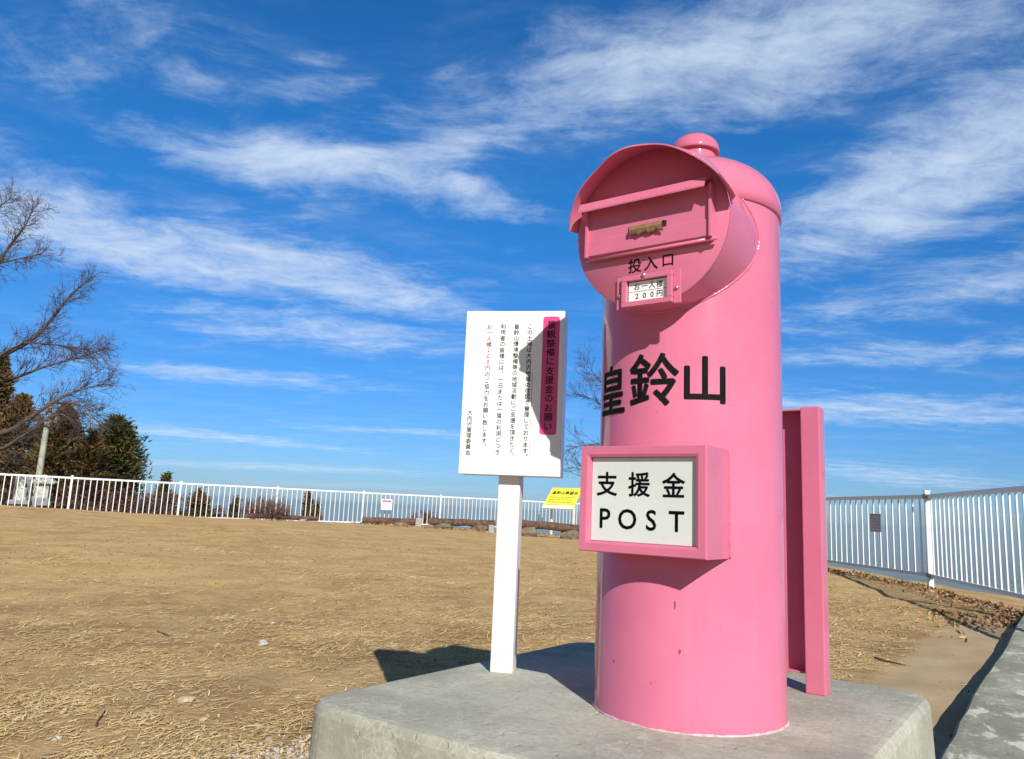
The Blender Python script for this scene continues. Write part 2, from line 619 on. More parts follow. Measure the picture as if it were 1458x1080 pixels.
simple('bracket_steel', (0.20, 0.19, 0.21), 0.45, 0.2, 30, metal=0.4)
simple('yellow_board', (0.83, 0.80, 0.07), 0.4, 0.05, 6)
simple('log_bark', (0.105, 0.058, 0.040), 0.9, 0.5, 9, bump=0.8, bscale=25, dirt=((0.32, 0.24, 0.17), 0.6))
simple('log_end', (0.42, 0.34, 0.26), 0.9, 0.25, 14, bump=0.4)
simple('stone', (0.17, 0.135, 0.095), 0.95, 0.3, 8, bump=0.8, bscale=20, dirt=((0.16, 0.13, 0.09), 0.6))
simple('grey_block', (0.30, 0.30, 0.29), 0.9, 0.2, 14, bump=0.5)
simple('pink_stone', (0.50, 0.37, 0.28), 0.9, 0.2, 20, bump=0.5)
simple('white_stone', (0.50, 0.48, 0.43), 0.9, 0.15, 20, bump=0.5)
simple('monument_stone', (0.22, 0.235, 0.25), 0.85, 0.25, 9, bump=0.6, dirt=((0.12, 0.15, 0.12), 0.5))
simple('pale_stone', (0.46, 0.49, 0.45), 0.85, 0.2, 12, bump=0.6, dirt=((0.26, 0.31, 0.26), 0.6))
simple('bark', (0.085, 0.068, 0.060), 0.9, 0.35, 8, dirt=((0.20, 0.17, 0.15), 0.5))
simple('pale_bark', (0.30, 0.27, 0.23), 0.9, 0.3, 8, dirt=((0.16, 0.14, 0.12), 0.6))
simple('twig', (0.090, 0.060, 0.055), 0.9, 0.3, 6)
simple('bush_twig', (0.17, 0.10, 0.08), 0.9, 0.35, 6)
simple('pole_concrete', (0.36, 0.36, 0.30), 0.9, 0.2, 4, dirt=((0.26, 0.28, 0.20), 0.7))
mk_scatter('straw', [(0.26, 0.165, 0.075), (0.50, 0.36, 0.165), (0.66, 0.50, 0.25), (0.80, 0.67, 0.40)], 1.2)
mk_scatter('dead_leaf', [(0.13, 0.06, 0.03), (0.26, 0.14, 0.07), (0.42, 0.26, 0.13), (0.62, 0.45, 0.25)], 3.0)
mk_scatter('cedar_green', [(0.022, 0.030, 0.010), (0.050, 0.062, 0.018), (0.095, 0.088, 0.026), (0.16, 0.105, 0.034)], 0.8)
mk_scatter('cedar_rust', [(0.030, 0.030, 0.012), (0.085, 0.064, 0.022), (0.155, 0.096, 0.032), (0.24, 0.140, 0.048)], 0.8)
mk_scatter('red_scrub', [(0.035, 0.016, 0.014), (0.085, 0.040, 0.028), (0.135, 0.065, 0.040), (0.21, 0.125, 0.070)], 1.5)
mk_scatter('clod', [(0.13, 0.085, 0.042), (0.24, 0.155, 0.075), (0.36, 0.24, 0.115), (0.46, 0.34, 0.18)], 20)
mk_scatter('pebble', [(0.22, 0.19, 0.15), (0.36, 0.32, 0.27), (0.48, 0.45, 0.39), (0.62, 0.59, 0.53)], 30)

# ------------------------------------------------------------------ ground
FENCE = [Vector(p) for p in ((-20.0, 15.9), (-12.5, 20.2), (-4.1, 25.0), (3.6, 29.4), (4.9, 11.9), (5.09, 9.4), (4.45, 6.4), (2.9, -0.9), (1.6, -7))]
PLAT = np.array([(-34, 8.0)] + [tuple(p) for p in FENCE] + [(1.0, -26), (-34, -26)])


def outside_distance(x, y):
    """distance outside the hilltop outline (0 inside)"""
    inside = np.zeros(x.shape, bool)
    dist = np.full(x.shape, 1e9)
    n = len(PLAT)
    for i in range(n):
        ax, ay = PLAT[i]
        bx, by = PLAT[(i + 1) % n]
        cond = ((ay > y) != (by > y))
        with np.errstate(divide='ignore', invalid='ignore'):
            xi = (bx - ax) * (y - ay) / (by - ay + 1e-12) + ax
        inside ^= cond & (x < xi)
        t = np.clip(((x - ax) * (bx - ax) + (y - ay) * (by - ay)) / ((bx - ax) ** 2 + (by - ay) ** 2), 0, 1)
        dist = np.minimum(dist, np.hypot(x - ax - t * (bx - ax), y - ay - t * (by - ay)))
    return np.where(inside, -dist, dist)


def sstep(a, b, v):
    t = np.clip((v - a) / (b - a), 0, 1)
    return t * t * (3 - 2 * t)


def ground_z(x, y):
    x = np.asarray(x, float)
    y = np.asarray(y, float)
    sd = outside_distance(x, y)
    far = np.interp(x, [-14, -12, -8, -4, 0, 2, 4.5, 6], [0.36, 0.34, 0.21, 0.14, 0.0, -0.06, 0.05, 0.05])
    z = far * sstep(4, 18, y) * np.where(x > 3, 1.0, 1.0)
    z = z + 0.04 * sstep(3.2, 5.0, x) * sstep(5.5, 9, y) * (1 - sstep(13, 20, y))
    z = z + (fbm(x * 0.35, y * 0.35, 3, 3) - 0.5) * 0.10 * sstep(2.0, 7.0, np.hypot(x, y)) * (1 - sstep(15, 24, np.hypot(x, y)) * 0.7)
    z = z + (fbm(x * 1.7, y * 1.7, 9, 3) - 0.5) * 0.035 + (fbm(x * 7, y * 7, 19, 2) - 0.5) * 0.014
    # crest: a little lower again at the fence foot, then the hillside
    z = z - 0.28 * sstep(-1.6, 0.2, sd) * sstep(-3, -7, x) * sstep(10, 16, y)
    d = np.maximum(sd - 0.12, 0)
    drop = np.where(d < 40, 0.42 * d * sstep(0, 3, d) + 0.0 * d, 16.8 + (d - 40) * 0.5)
    z = z - np.minimum(drop, 600) * 1.0
    z = z + np.where(d > 60, (fbm(x / 90, y / 90, 5, 4) - 0.5) * np.clip((d - 60) * 0.25, 0, 60), 0)
    return z


def gz(x, y):
    return float(ground_z(np.array([x]), np.array([y]))[0])


def build_ground():
    rr = [0.0, 0.25]
    while rr[-1] < 34:
        rr.append(rr[-1] * 1.022 + 0.004)
    while rr[-1] < 75000:
        rr.append(rr[-1] * 1.13)
    rr = np.array(rr)
    # finer steps in the direction the camera looks
    az = []
    a = -180.0
    while a < 180:
        az.append(a)
        a += 0.45 if abs(a) < 50 else 2.5
    az = np.radians(np.array(az))
    A, Q = np.meshgrid(az, rr)
    x, y = Q * np.sin(A), Q * np.cos(A)
    z = ground_z(x.ravel(), y.ravel()).reshape(x.shape)
    n, k = len(rr), len(az)
    V = np.stack([x.ravel(), y.ravel(), z.ravel()], 1)
    i = np.arange(n - 1)[:, None]
    j = np.arange(k)[None, :]
    j2 = (j + 1) % k
    Fq = np.stack([(i * k + j).ravel(), (i * k + j2 + 0 * i).ravel(), ((i + 1) * k + j2).ravel(), ((i + 1) * k + j).ravel()], 1)
    o = raw_mesh('ground', V, Fq[:, ::-1], MATS['dry_earth'], smooth=True)
    tag(o, kind='structure')
    return o


build_ground()

# haze in the air over the plain (the sky stays outside)
hb = MB()
hb.box((0, 0, -298), (130000, 130000, 632))
hz = hb.build('haze', None)
hm = bpy.data.materials.new('haze')
hm.use_nodes = True
hm.node_tree.nodes.clear()
ho = hm.node_tree.nodes.new('ShaderNodeOutputMaterial')
hv = hm.node_tree.nodes.new('ShaderNodeVolumePrincipled')
hv.inputs['Color'].default_value = (0.46, 0.67, 0.80, 1)
hv.inputs['Density'].default_value = 0.00009
hv.inputs['Anisotropy'].default_value = 0.0
hm.node_tree.links.new(hv.outputs[0], ho.inputs['Volume'])
hz.data.materials.append(hm)
tag(hz, kind='stuff')


# ------------------------------------------------------------------ lettering
def text_polys(txt, size, bold=0.0, align='CENTER'):
    cu = bpy.data.curves.new('t', 'FONT')
    cu.body = txt
    cu.size = size
    cu.align_x = align
    cu.align_y = 'CENTER'
    cu.fill_mode = 'BOTH'
    cu.resolution_u = 3
    ob = bpy.data.objects.new('t', cu)
    COL.objects.link(ob)
    bpy.context.view_layer.update()
    me = bpy.data.meshes.new_from_object(ob.evaluated_get(bpy.context.evaluated_depsgraph_get()))
    vs = [v.co.copy() for v in me.vertices]
    fs = [tuple(p.vertices) for p in me.polygons]
    bpy.data.objects.remove(ob)
    bpy.data.curves.remove(cu)
    bpy.data.meshes.remove(me)
    return vs, fs


_glyph = {}


def glyph(ch, bold):
    """one character, its ink box centred on the em cell"""
    k = (ch, bold)
    if k not in _glyph:
        vs, fs = text_polys(ch, 1.0, bold)
        if vs:
            x0, x1 = min(v.x for v in vs), max(v.x for v in vs)
            y0, y1 = min(v.y for v in vs), max(v.y for v in vs)
            mx, my = (x0 + x1) / 2, (y0 + y1) / 2
            vs = [Vector((v.x - mx, v.y - my, 0)) for v in vs]
        _glyph[k] = (vs, fs)
    return _glyph[k]


def put(mb, ch, x, y, size, bold=0.0, wx=1.0, mapf=None, cut=None):
    """writes one character centred at (x, y); mapf takes the flat point into the part's space"""
    if bold:
        # heavier strokes: the same glyph overprinted a hair to every side
        for k in range(8):
            put(mb, ch, x + cos(k * pi / 4) * bold * abs(size), y + sin(k * pi / 4) * bold * abs(size), size, 0.0, wx,
                (lambda f: (lambda a, b: f(a, b)))(mapf), cut)
    vs, fs = glyph(ch, 0.0)
    pts = [Vector((x + v.x * size * wx, y + v.y * size, 0)) for v in vs]
    if cut:
        bm = bmesh.new()
        bv = [bm.verts.new(p) for p in pts]
        for f in fs:
            try:
                bm.faces.new([bv[i] for i in f])
            except ValueError:
                pass
        lo = min(p.x for p in pts)
        hi = max(p.x for p in pts)
        q = lo + cut
        while q < hi:
            bmesh.ops.bisect_plane(bm, geom=bm.verts[:] + bm.edges[:] + bm.faces[:], plane_co=(q, 0, 0), plane_no=(1, 0, 0), dist=1e-6)
            q += cut
        bm.verts.index_update()
        pts = [v.co.copy() for v in bm.verts]
        fs = [[v.index for v in f.verts] for f in bm.faces]
        bm.free()
    mb.add([mapf(p.x, p.y) for p in pts], fs)


# ------------------------------------------------------------------ concrete plinth and slab
def rrect(x0, x1, y0, y1, r, n=10):
    pts = []
    for cx_, cy_, a0 in ((x1 - r, y0 + r, -90), (x1 - r, y1 - r, 0), (x0 + r, y1 - r, 90), (x0 + r, y0 + r, 180)):
        for k in range(n + 1):
            a = R(a0 + 90 * k / n)
            pts.append((cx_ + r * cos(a), cy_ + r * sin(a)))
    return pts


def build_plinth():
    mb = MB()
    rings = []
    for off, z, r in ((0.018, -0.08, 0.10), (0.002, PT - 0.020, 0.095), (-0.003, PT - 0.008, 0.093), (-0.010, PT - 0.002, 0.09), (-0.022, PT, 0.085)):
        rings.append([(x, y, z) for x, y in rrect(-0.655 - off, 0.405 + off, -0.552 - off, 0.64 + off, r + off * 0.5)])
    n = len(rings[0])
    vs = [p for rg in rings for p in rg]
    fs = []
    for i in range(len(rings) - 1):
        for k in range(n):
            fs.append((i * n + k, i * n + (k + 1) % n, (i + 1) * n + (k + 1) % n, (i + 1) * n + k))
    fs.append(tuple((len(rings) - 1) * n + k for k in range(n)))
    mb.add(vs, fs, False)
    o = mb.build('concrete_plinth', MATS['plinth_concrete'])
    o.location = (POST.x, POST.y, 0)
    o.rotation_euler = (0, 0, -ANG)
    tag(o, 'grey weathered concrete block base with rounded corners under the pink post', 'plinth')


build_plinth()


def build_slab():
    mb = MB()
    # slab whose left edge runs past the plinth; slightly worn edge
    ys = np.linspace(-3.0, 9.5, 60)
    vs, fs = [], []
    for i, y in enumerate(ys):
        e = 0.362 + 0.006 * sin(y * 2.1) + 0.004 * random.uniform(-1, 1)
        for x, z in ((e - 0.01, -0.12), (e, 0.085), (e + 0.012, 0.098), (e + 0.03, 0.10), (1.9, 0.10), (1.91, -0.12)):
            vs.append((x, y, z))
    for i in range(len(ys) - 1):
        for k in range(5):
            a = i * 6 + k
            fs.append((a, a + 1, a + 7, a + 6))
    mb.add(vs, [f[::-1] for f in fs])
    mb.add([vs[-6 + k] for k in range(6)], [(0, 1, 2, 3, 4, 5)])
    mb.add([vs[k] for k in range(6)], [(5, 4, 3, 2, 1, 0)])
    o = mb.build('pavement', MATS['slab_concrete'])
    o.location = (POST.x, POST.y, 0)
    o.rotation_euler = (0, 0, -ANG)
    tag(o, kind='structure')


build_slab()


# ------------------------------------------------------------------ the pink donation post
def build_post():
    PK = MATS['pink_paint']
    root = empty('donation_post', (POST.x, POST.y, PT), -ANG)
    tag(root, 'pink cylindrical collection post with hooded slot and white sign box on the concrete base', 'post box')
    RP = 0.209
    # pipe
    mb = MB()
    mb.lathe([(RP + 0.003, -0.002), (RP + 0.003, 0.004), (RP, 0.010), (RP, 1.135)], 96)
    mb.build('pipe_body', PK, root)
    # domed head with a small overlap lip and its weld
    mb = MB()
    prof = [(RP - 0.002, 1.122), (RP + 0.0045, 1.124), (RP + 0.0045, 1.150)]
    for k in range(1, 15):
        t = k / 14 * pi / 2
        prof.append(((RP + 0.0045) * cos(t) ** 0.80, 1.150 + 0.125 * sin(t) ** 1.0))
    prof[-1] = (0.0005, prof[-1][1])
    mb.lathe(prof, 96)
    mb.build('domed_head', PK, root)
    # vent stub and cap
    mb = MB()
    T = Matrix.Translation((0.012, 0.0, 0))
    mb.lathe([(0.058, 1.255), (0.052, 1.268), (0.051, 1.324)], 40, T)
    st = mb.build('vent_stub', PK, root)
    mb = MB()
    pr = [(0.046, 1.317), (0.0595, 1.314), (0.0605, 1.318), (0.0595, 1.324)]
    for k in range(1, 10):
        t = k / 9 * pi / 2
        pr.append((max(0.0595 * cos(t), 0.0004), 1.324 + 0.043 * sin(t)))
    mb.lathe(pr, 40, T)
    mb.build('vent_cap', PK, st)
    # drum towards the front: axis along -y
    cx_, cz_, RD, yf = 0.019, 1.036, 0.175, -0.268
    D = Matrix.Translation((cx_, 0, cz_)) @ Matrix.Rotation(R(90), 4, 'X')   # local z -> -y
    mb = MB()
    mb.lathe([(RD, 0.04), (RD, -yf - 0.002)], 96, D)
    drum = mb.build('face_drum', PK, root)
    # front disc: slightly dished plate with a thin edge
    mb = MB()
    mb.lathe([(RD - 0.006, -yf - 0.010), (RD + 0.0025, -yf - 0.006), (RD + 0.003, -yf), (RD + 0.001, -yf + 0.002), (0.0005, -yf + 0.002)], 96, D)
    mb.build('face_plate', PK, drum)
    # weld bead where drum meets the pipe
    pts, rad = [], []
    for k in range(150):
        f = R(-215 + 250 * k / 149)
        x = cx_ + (RD + 0.001) * cos(f)
        z = cz_ + (RD + 0.001) * sin(f)
        if abs(x) > RP - 0.002 or z > 1.125:
            continue
        pts.append((x, -sqrt(RP ** 2 - x * x) - 0.001, z))
        rad.append(0.0026 + 0.0006 * sin(k * 1.7) * sin(k * 0.6) + random.uniform(0, 0.0004))
    mb = MB()
    mb.tube(pts, rad, 8)
    mb.build('weld_bead', PK, drum)
    # hood: bent sheet with a wavy lower lip
    mb = MB()
    n, m_ = 72, 7
    th = 0.003
    grid = []
    for i in range(n + 1):
        t = R(6 + (168) * i / n)
        e = 0.040 - 0.014 * sstep(1.9, 2.6, t) + 0.048 * sin(t) ** 2 + 0.016 * math.exp(-((t - 0.55) / 0.32) ** 2) + 0.005 * sin(3.1 * t + 0.8) + 0.0035 * sin(8 * t)
        s = i / n
        e *= min(1.0, 0.40 + 9 * s) if s < 0.10 else 1.0       # right tip cut back
        e *= min(1.0, 0.62 + 7.0 * (1 - s)) if s > 0.94 else 1.0
        row = []
        for j in range(m_ + 1):
            q = j / m_
            yy = yf + 0.010 - (e + 0.010) * q
            rr_ = RD + 0.0045 + 0.016 * q ** 2 * abs(cos(t)) ** (14 if t < pi / 2 else 8) - 0.032 * q * sin(t) ** 2 + 0.003 * sin(5 * t + 1.0) * q
            row.append((rr_, t, yy))
        grid.append(row)
    vs = []
    for off in (0, th):
        for row in grid:
            for (rr_, t, yy) in row:
                vs.append((cx_ + (rr_ + off) * cos(t), yy, cz_ + (rr_ + off) * sin(t)))
    w = m_ + 1
    N = (n + 1) * w
    fs = []
    for i in range(n):
        for j in range(m_):
            a = i * w + j
            fs.append((a, a + 1, a + w + 1, a + w))
            fs.append((N + a, N + a + w, N + a + w + 1, N + a + 1))
    mb.add(vs, fs, True)
    ed = []
    for i in range(n):
        a, b_ = i * w + m_, (i + 1) * w + m_
        ed.append((a, N + a, N + b_, b_))
        a, b_ = i * w, (i + 1) * w
        ed.append((a, b_, N + b_, N + a))
    for j in range(m_):
        for i in (0, n):
            a, b_ = i * w + j, i * w + j + 1
            ed.append((a, b_, N + b_, N + a))
    mb.add(vs, ed, False)
    mb.build('hood', PK, root)
    # slot door: shallow tray plate, upper half set back, flap awning above it
    yd = yf - 0.003
    mb = MB()
    mb.bbox((0.022, yd - 0.007, 1.038), (0.292, 0.016, 0.112), 0.002)
    mb.bbox((0.022, yd - 0.010, 1.003), (0.284, 0.016, 0.036), 0.0015)
    mb.bbox((-0.122, yd - 0.012, 1.038), (0.006, 0.024, 0.114), 0.001)
    mb.bbox((0.166, yd - 0.012, 1.038), (0.006, 0.024, 0.114), 0.001)
    door = mb.build('slot_door', PK, root)
    mb = MB()
    mb.tube([(-0.128, yd - 0.012, 0.977), (0.178, yd - 0.012, 0.979)], 0.0038, 10)
    mb.build('hinge_rod', PK, door)
    mb = MB()
    mb.box((0.024, yd - 0.0156, 1.030), (0.088, 0.002, 0.012))
    mb.build('slot', MATS['dark_gap'], door)
    # crumpled packing tape rolled over the slot
    mb = MB()
    vs, fs = [], []
    nn = 22
    for i in range(nn + 1):
        x = -0.012 + 0.076 * i / nn
        j = 0.0
        lo = 0.0020 * sin(i * 0.8) + 0.001 * sin(i * 1.9)
        for k, (dy, dz) in enumerate(((-0.0165, 0.038), (-0.022, 0.037), (-0.028, 0.032), (-0.030, 0.025), (-0.027, 0.017 + lo), (-0.023, 0.015 + lo), (-0.026, 0.024))):
            vs.append((x, yd + dy + j, 0.998 + dz + j * 0.8))
    for i in range(nn):
        for k in range(6):
            a = i * 7 + k
            fs.append((a, a + 1, a + 8, a + 7))
    mb.add(vs, fs)
    mb.build('tape', MATS['brown_tape'], door)
    mb = MB()
    # awning: bent strip
    P1 = [(yf - 0.001, 1.116), (yf - 0.006, 1.113), (yf - 0.043, 1.101), (yf - 0.052, 1.081)]
    x0, x1 = -0.130, 0.164
    for (ya, za), (yb, zb) in zip(P1[:-1], P1[1:]):
        pass
    vs = []
    for x in (x0, x1):
        for (y, z) in P1:
            vs.append((x, y, z))
        for (y, z) in reversed(P1):
            vs.append((x, y + 0.0008, z - 0.003))
    k8 = len(P1) * 2
    fs = [tuple(range(k8))[::-1], tuple(range(k8, 2 * k8))]
    for i in range(k8):
        fs.append((i, (i + 1) % k8, k8 + (i + 1) % k8, k8 + i))
    mb.add(vs, fs)
    mb.build('awning', PK, root)
    # price holder: frame, two side channels, card, screws
    yc = yf - 0.003
    mb = MB()
    zc, xc = 0.892, 0.023
    for dx, dz, wx, wz in ((0, 0.0285, 0.116, 0.011), (0, -0.0285, 0.116, 0.011)):
        mb.bbox((xc + dx, yc - 0.010, zc + dz), (wx, 0.012, wz), 0.0012)
    for dx in (-0.0525, 0.0525):
        mb.bbox((xc + dx, yc - 0.010, zc), (0.011, 0.012, 0.0458), 0.0012)
    holder = mb.build('price_holder', PK, root)
    for dx in (-0.066, 0.066):
        mb = MB()
        mb.bbox((xc + dx, yc - 0.0035, zc), (0.015, 0.006, 0.072), 0.001)
        mb.build('bracket', PK, holder)
    mb = MB()
    mb.bbox((xc, yc - 0.004, zc), (0.094, 0.003, 0.0458), 0.0004)
    mb.build('price_card', MATS['white_board'], holder)
    mb = MB()

    def cardmap(x, y):
        return (x, yc - 0.0059, y)
    for i, ch in enumerate('お一人様'):
        put(mb, ch, xc - 0.0255 + i * 0.0175, zc + 0.0105, 0.0155, 0.010, 1, cardmap)
    for i, ch in enumerate('200円'):
        put(mb, ch, xc - 0.0255 + i * 0.0175, zc - 0.0105, 0.0155 if ch == '円' else 0.0160, 0.012, 1, cardmap)
    for (x, z, wx, wz) in ((xc, zc, 0.094, 0.0007), (xc, zc + 0.0222, 0.094, 0.0012), (xc, zc - 0.0222, 0.094, 0.0012), (xc - 0.046, zc, 0.0012, 0.043), (xc + 0.046, zc, 0.0012, 0.043)):
        mb.add([(x - wx / 2, yc - 0.0058, z - wz / 2), (x + wx / 2, yc - 0.0058, z - wz / 2), (x + wx / 2, yc - 0.0058, z + wz / 2), (x - wx / 2, yc - 0.0058, z + wz / 2)], [(0, 1, 2, 3)])
    mb.build('card_lettering', MATS['letter_dark'], holder)
    for (x, z) in ((xc - 0.066, zc - 0.006), (xc + 0.066, zc - 0.004), (xc - 0.005, zc + 0.031)):
        mb = MB()
        mb.lathe([(0.0045, 0.0), (0.0045, 0.002), (0.003, 0.0042), (0.0003, 0.0048)], 12, Matrix.Translation((x, yc - (0.0065 if abs(x - xc) > 0.03 else 0.016), z)) @ Matrix.Rotation(R(90), 4, 'X'))
        mb.build('screw', MATS['screw_steel'], holder)
    # lettering on the face
    mb = MB()
    for ch, x in zip('投入口', (-0.012, 0.026, 0.065)):
        put(mb, ch, x, 0.953, 0.034 if ch != '口' else 0.031, 0.012, 1, lambda x, y: (x, yf - 0.0026, y))
    mb.build('slot_lettering', MATS['letter_dark'], drum)
    # chipped flecks in the paint and the mortar ring at the foot
    for u, z, w_, h_ in ((0.32, 0.155, 0.006, 0.012), (-0.42, 0.115, 0.004, 0.008), (0.27, 0.245, 0.004, 0.020)):
        mb = MB()
        ring = []
        for k in range(9):
            a = 2 * pi * k / 9
            q = 0.5 * random.uniform(0.55, 1.1)
            uu = u + w_ * q * cos(a) / RP
            ring.append(((RP + 0.0005) * sin(uu), -(RP + 0.0005) * cos(uu), z + h_ * q * sin(a)))
        mb.add(ring, [tuple(range(9))])
        mb.build('paint_chip', MATS['chip'], root)
    mb = MB()
    mb.tube([((RP + 0.001) * cos(2 * pi * k / 80), (RP + 0.001) * sin(2 * pi * k / 80), 0.001) for k in range(81)], [0.0032 + random.uniform(-0.0008, 0.0012) for _ in range(81)], 6)
    mb.build('mortar_ring', MATS['mortar'], root)
    # big lettering round the pipe
    mb = MB()

    def wrap(x, y):
        u = x / RP
        return ((RP + 0.0008) * sin(u), -(RP + 0.0008) * cos(u), y)
    for ch, deg, z, sz in (('皇', -33.5, 0.700, 0.120), ('鈴', 1.0, 0.712, 0.122), ('山', 31.8, 0.710, 0.108)):
        put(mb, ch, R(deg) * RP, z, sz, 0.020, 0.98, wrap, 0.006)
    mb.build('lettering', MATS['black_paint'], root)
    # sign box welded on the front
    x0, x1, z0, z1, yb = -0.135, 0.150, 0.342, 0.563, -0.270
    mb = MB()
    vs, fs = [], []
    # shell: outer box sides (front open), running back into the pipe
    fw = 0.023
    loops = [[(x0, -0.10), (x1, -0.10), (x1, -0.10), (x0, -0.10)],]
    def rect(x0, x1, z0, z1, y):
        return [(x0, y, z0), (x1, y, z0), (x1, y, z1), (x0, y, z1)]
    seq = [rect(x0, x1, z0, z1, -0.105), rect(x0, x1, z0, z1, yb + 0.003), rect(x0 + 0.002, x1 - 0.002, z0 + 0.002, z1 - 0.002, yb),
           rect(x0 + fw - 0.006, x1 - fw + 0.006, z0 + fw - 0.006, z1 - fw + 0.006, yb), rect(x0 + fw, x1 - fw, z0 + fw, z1 - fw, yb + 0.003),
           rect(x0 + fw, x1 - fw, z0 + fw, z1 - fw, yb + 0.013)]
    vs = [p for s_ in seq for p in s_]
    for i in range(len(seq) - 1):
        for k in range(4):
            fs.append((i * 4 + k, i * 4 + (k + 1) % 4, (i + 1) * 4 + (k + 1) % 4, (i + 1) * 4 + k))
    mb.add(vs, fs)
    # weld beads along the right side and the top
    def bead(p0, p1, r):
        k = 26
        mb.tube([Vector(p0).lerp(Vector(p1), i / k) + Vector((random.uniform(-1, 1), 0, random.uniform(-1, 1))) * 0.0012 for i in range(k + 1)], [r * random.uniform(0.7, 1.3) for _ in range(k + 1)], 7)
    yw = -sqrt(RP ** 2 - (x1 + 0.001) ** 2)
    bead((x1 + 0.001, yw - 0.001, z0), (x1 + 0.001, yw - 0.001, z1), 0.0032)
    sb = mb.build('sign_box', PK, root)
    mb = MB()
    mb.bbox(((x0 + x1) / 2, yb + 0.0145, (z0 + z1) / 2), (x1 - x0 - 2 * fw - 0.001, 0.004, z1 - z0 - 2 * fw - 0.001), 0.0005)
    mb.build('sign_panel', MATS['panel_white'], sb)

    def pm(x, y):
        return (x, yb + 0.0119, y)
    for txt, xs, z, size, bo in (('支援金', (-0.075, 0.000, 0.076), 0.484, 0.053, 0.018), ('POST', (-0.078, -0.026, 0.028, 0.083), 0.412, 0.058, 0.013)):
        for ch, x in zip(txt, xs):
            mb = MB()
            put(mb, ch, x, z, size, bo, 0.96, pm)
            mb.build('sign_letter', MATS['black_paint'], sb)
    return root


build_post()


def build_rear_frame():
    PK = MATS['pink_paint']
    root = empty('steel_frame', (POST.x, POST.y, PT), -ANG)
    tag(root, 'narrow pink steel channel frame standing upright behind the pink post', 'steel frame')
    for s in (-1, 1):
        mb = MB()
        mb.bbox((s * 0.177, 0.403, 0.362), (0.048, 0.052, 0.724), 0.003)
        mb.build('upright', PK, root)
    mb = MB()
    mb.bbox((0, 0.426, 0.385), (0.3055, 0.006, 0.676), 0.001)
    mb.build('back_plate', PK, root)
    mb = MB()
    mb.bbox((0, 0.4005, 0.717), (0.3055, 0.046, 0.005), 0.001)
    mb.build('top_cap', PK, root)
    mb = MB()
    mb.bbox((0, 0.4075, 0.046), (0.3055, 0.030, 0.005), 0.001)
    mb.build('bottom_lip', PK, root)


build_rear_frame()


# ------------------------------------------------------------------ the notice board on its pole
def build_notice():
    rz = R(-10.7)
    root = empty('notice_board', (0.010, 2.135, PT), rz)
    tag(root, 'white vertical notice board with magenta title bar on a square white pole', 'notice board')
    mb = MB()
    mb.bbox((0, 0, 0.484), (0.060, 0.060, 0.968), 0.004)
    mb.build('pole', MATS['pole_white'], root)
    Wd, z0, z1, yb = 0.276, 0.512, 0.964, -0.0325
    mb = MB()
    mb.bbox((0.004, yb - 0.034 + 0.040, (z0 + z1) / 2), (Wd, 0.080, z1 - z0), 0.0015)
    bd = mb.build('board', MATS['white_board'], root)
    yt = yb - 0.0346
    x0 = 0.004 - Wd / 2

    def bm_(u, v):
        return (x0 + u * Wd, yt, z1 - v * (z1 - z0))
    mb = MB()
    H = z1 - z0
    pts = rrect(0.785 * Wd, 0.952 * Wd, 0.035 * H, 0.755 * H, 0.008, 5)
    mb.add([(x0 + p[0], yt + 0.0002, z1 - p[1]) for p in pts], [tuple(range(len(pts)))[::-1]])
    mb.build('title_bar', MATS['magenta_bar'], bd)
    cols = [('景観整備に支援金のお願い', 0.868, 0.088, 0.0562, 0.0255, 0.012, 'k'),
            ('この土地は大内沢地域の住民で管理しております。', 0.655, 0.098, 0.0360, 0.0162, 0.014, 'k'),
            ('皇鈴山環境整備等の地域活動にご支援を頂きたく、', 0.520, 0.098, 0.0360, 0.0162, 0.010, 'k'),
            ('利用者の皆様には、一日または一度の利用につき', 0.382, 0.098, 0.0366, 0.0162, 0.010, 'k'),
            ('お一人様200円', 0.243, 0.100, 0.0366, 0.0162, 0.010, 'r'),
            ('のご協力をお願い致します。', 0.243, 0.397, 0.0366, 0.0162, 0.010, 'k'),
            ('大内沢管理委員会', 0.085, 0.632, 0.0345, 0.0158, 0.010, 'k')]
    mk, mr = MB(), MB()
    for txt, u, v, dv, sz, bo, c in cols:
        for i, ch in enumerate(txt):
            du, ddv = 0.0, 0.0
            s_ = sz
            if ch in '、。':
                du, ddv = 0.30 * sz / Wd, -0.30 * sz / H
            elif ch in '0123456789':
                s_ = sz * 1.02
            put(mk if c == 'k' else mr, ch, (u + du) * Wd, (v + ddv + i * dv) * H, -s_ * 0.96, bo, -1.0, lambda x, y: (x0 + x, yt, z1 - y))
    mk.add([bm_(0.695, 0.38), bm_(0.698, 0.38), bm_(0.698, 0.905), bm_(0.695, 0.905)], [(3, 2, 1, 0)])
    mk.build('lettering', MATS['letter_dark'], bd)
    mr.build('red_lettering', MATS['letter_red'], bd)


build_notice()


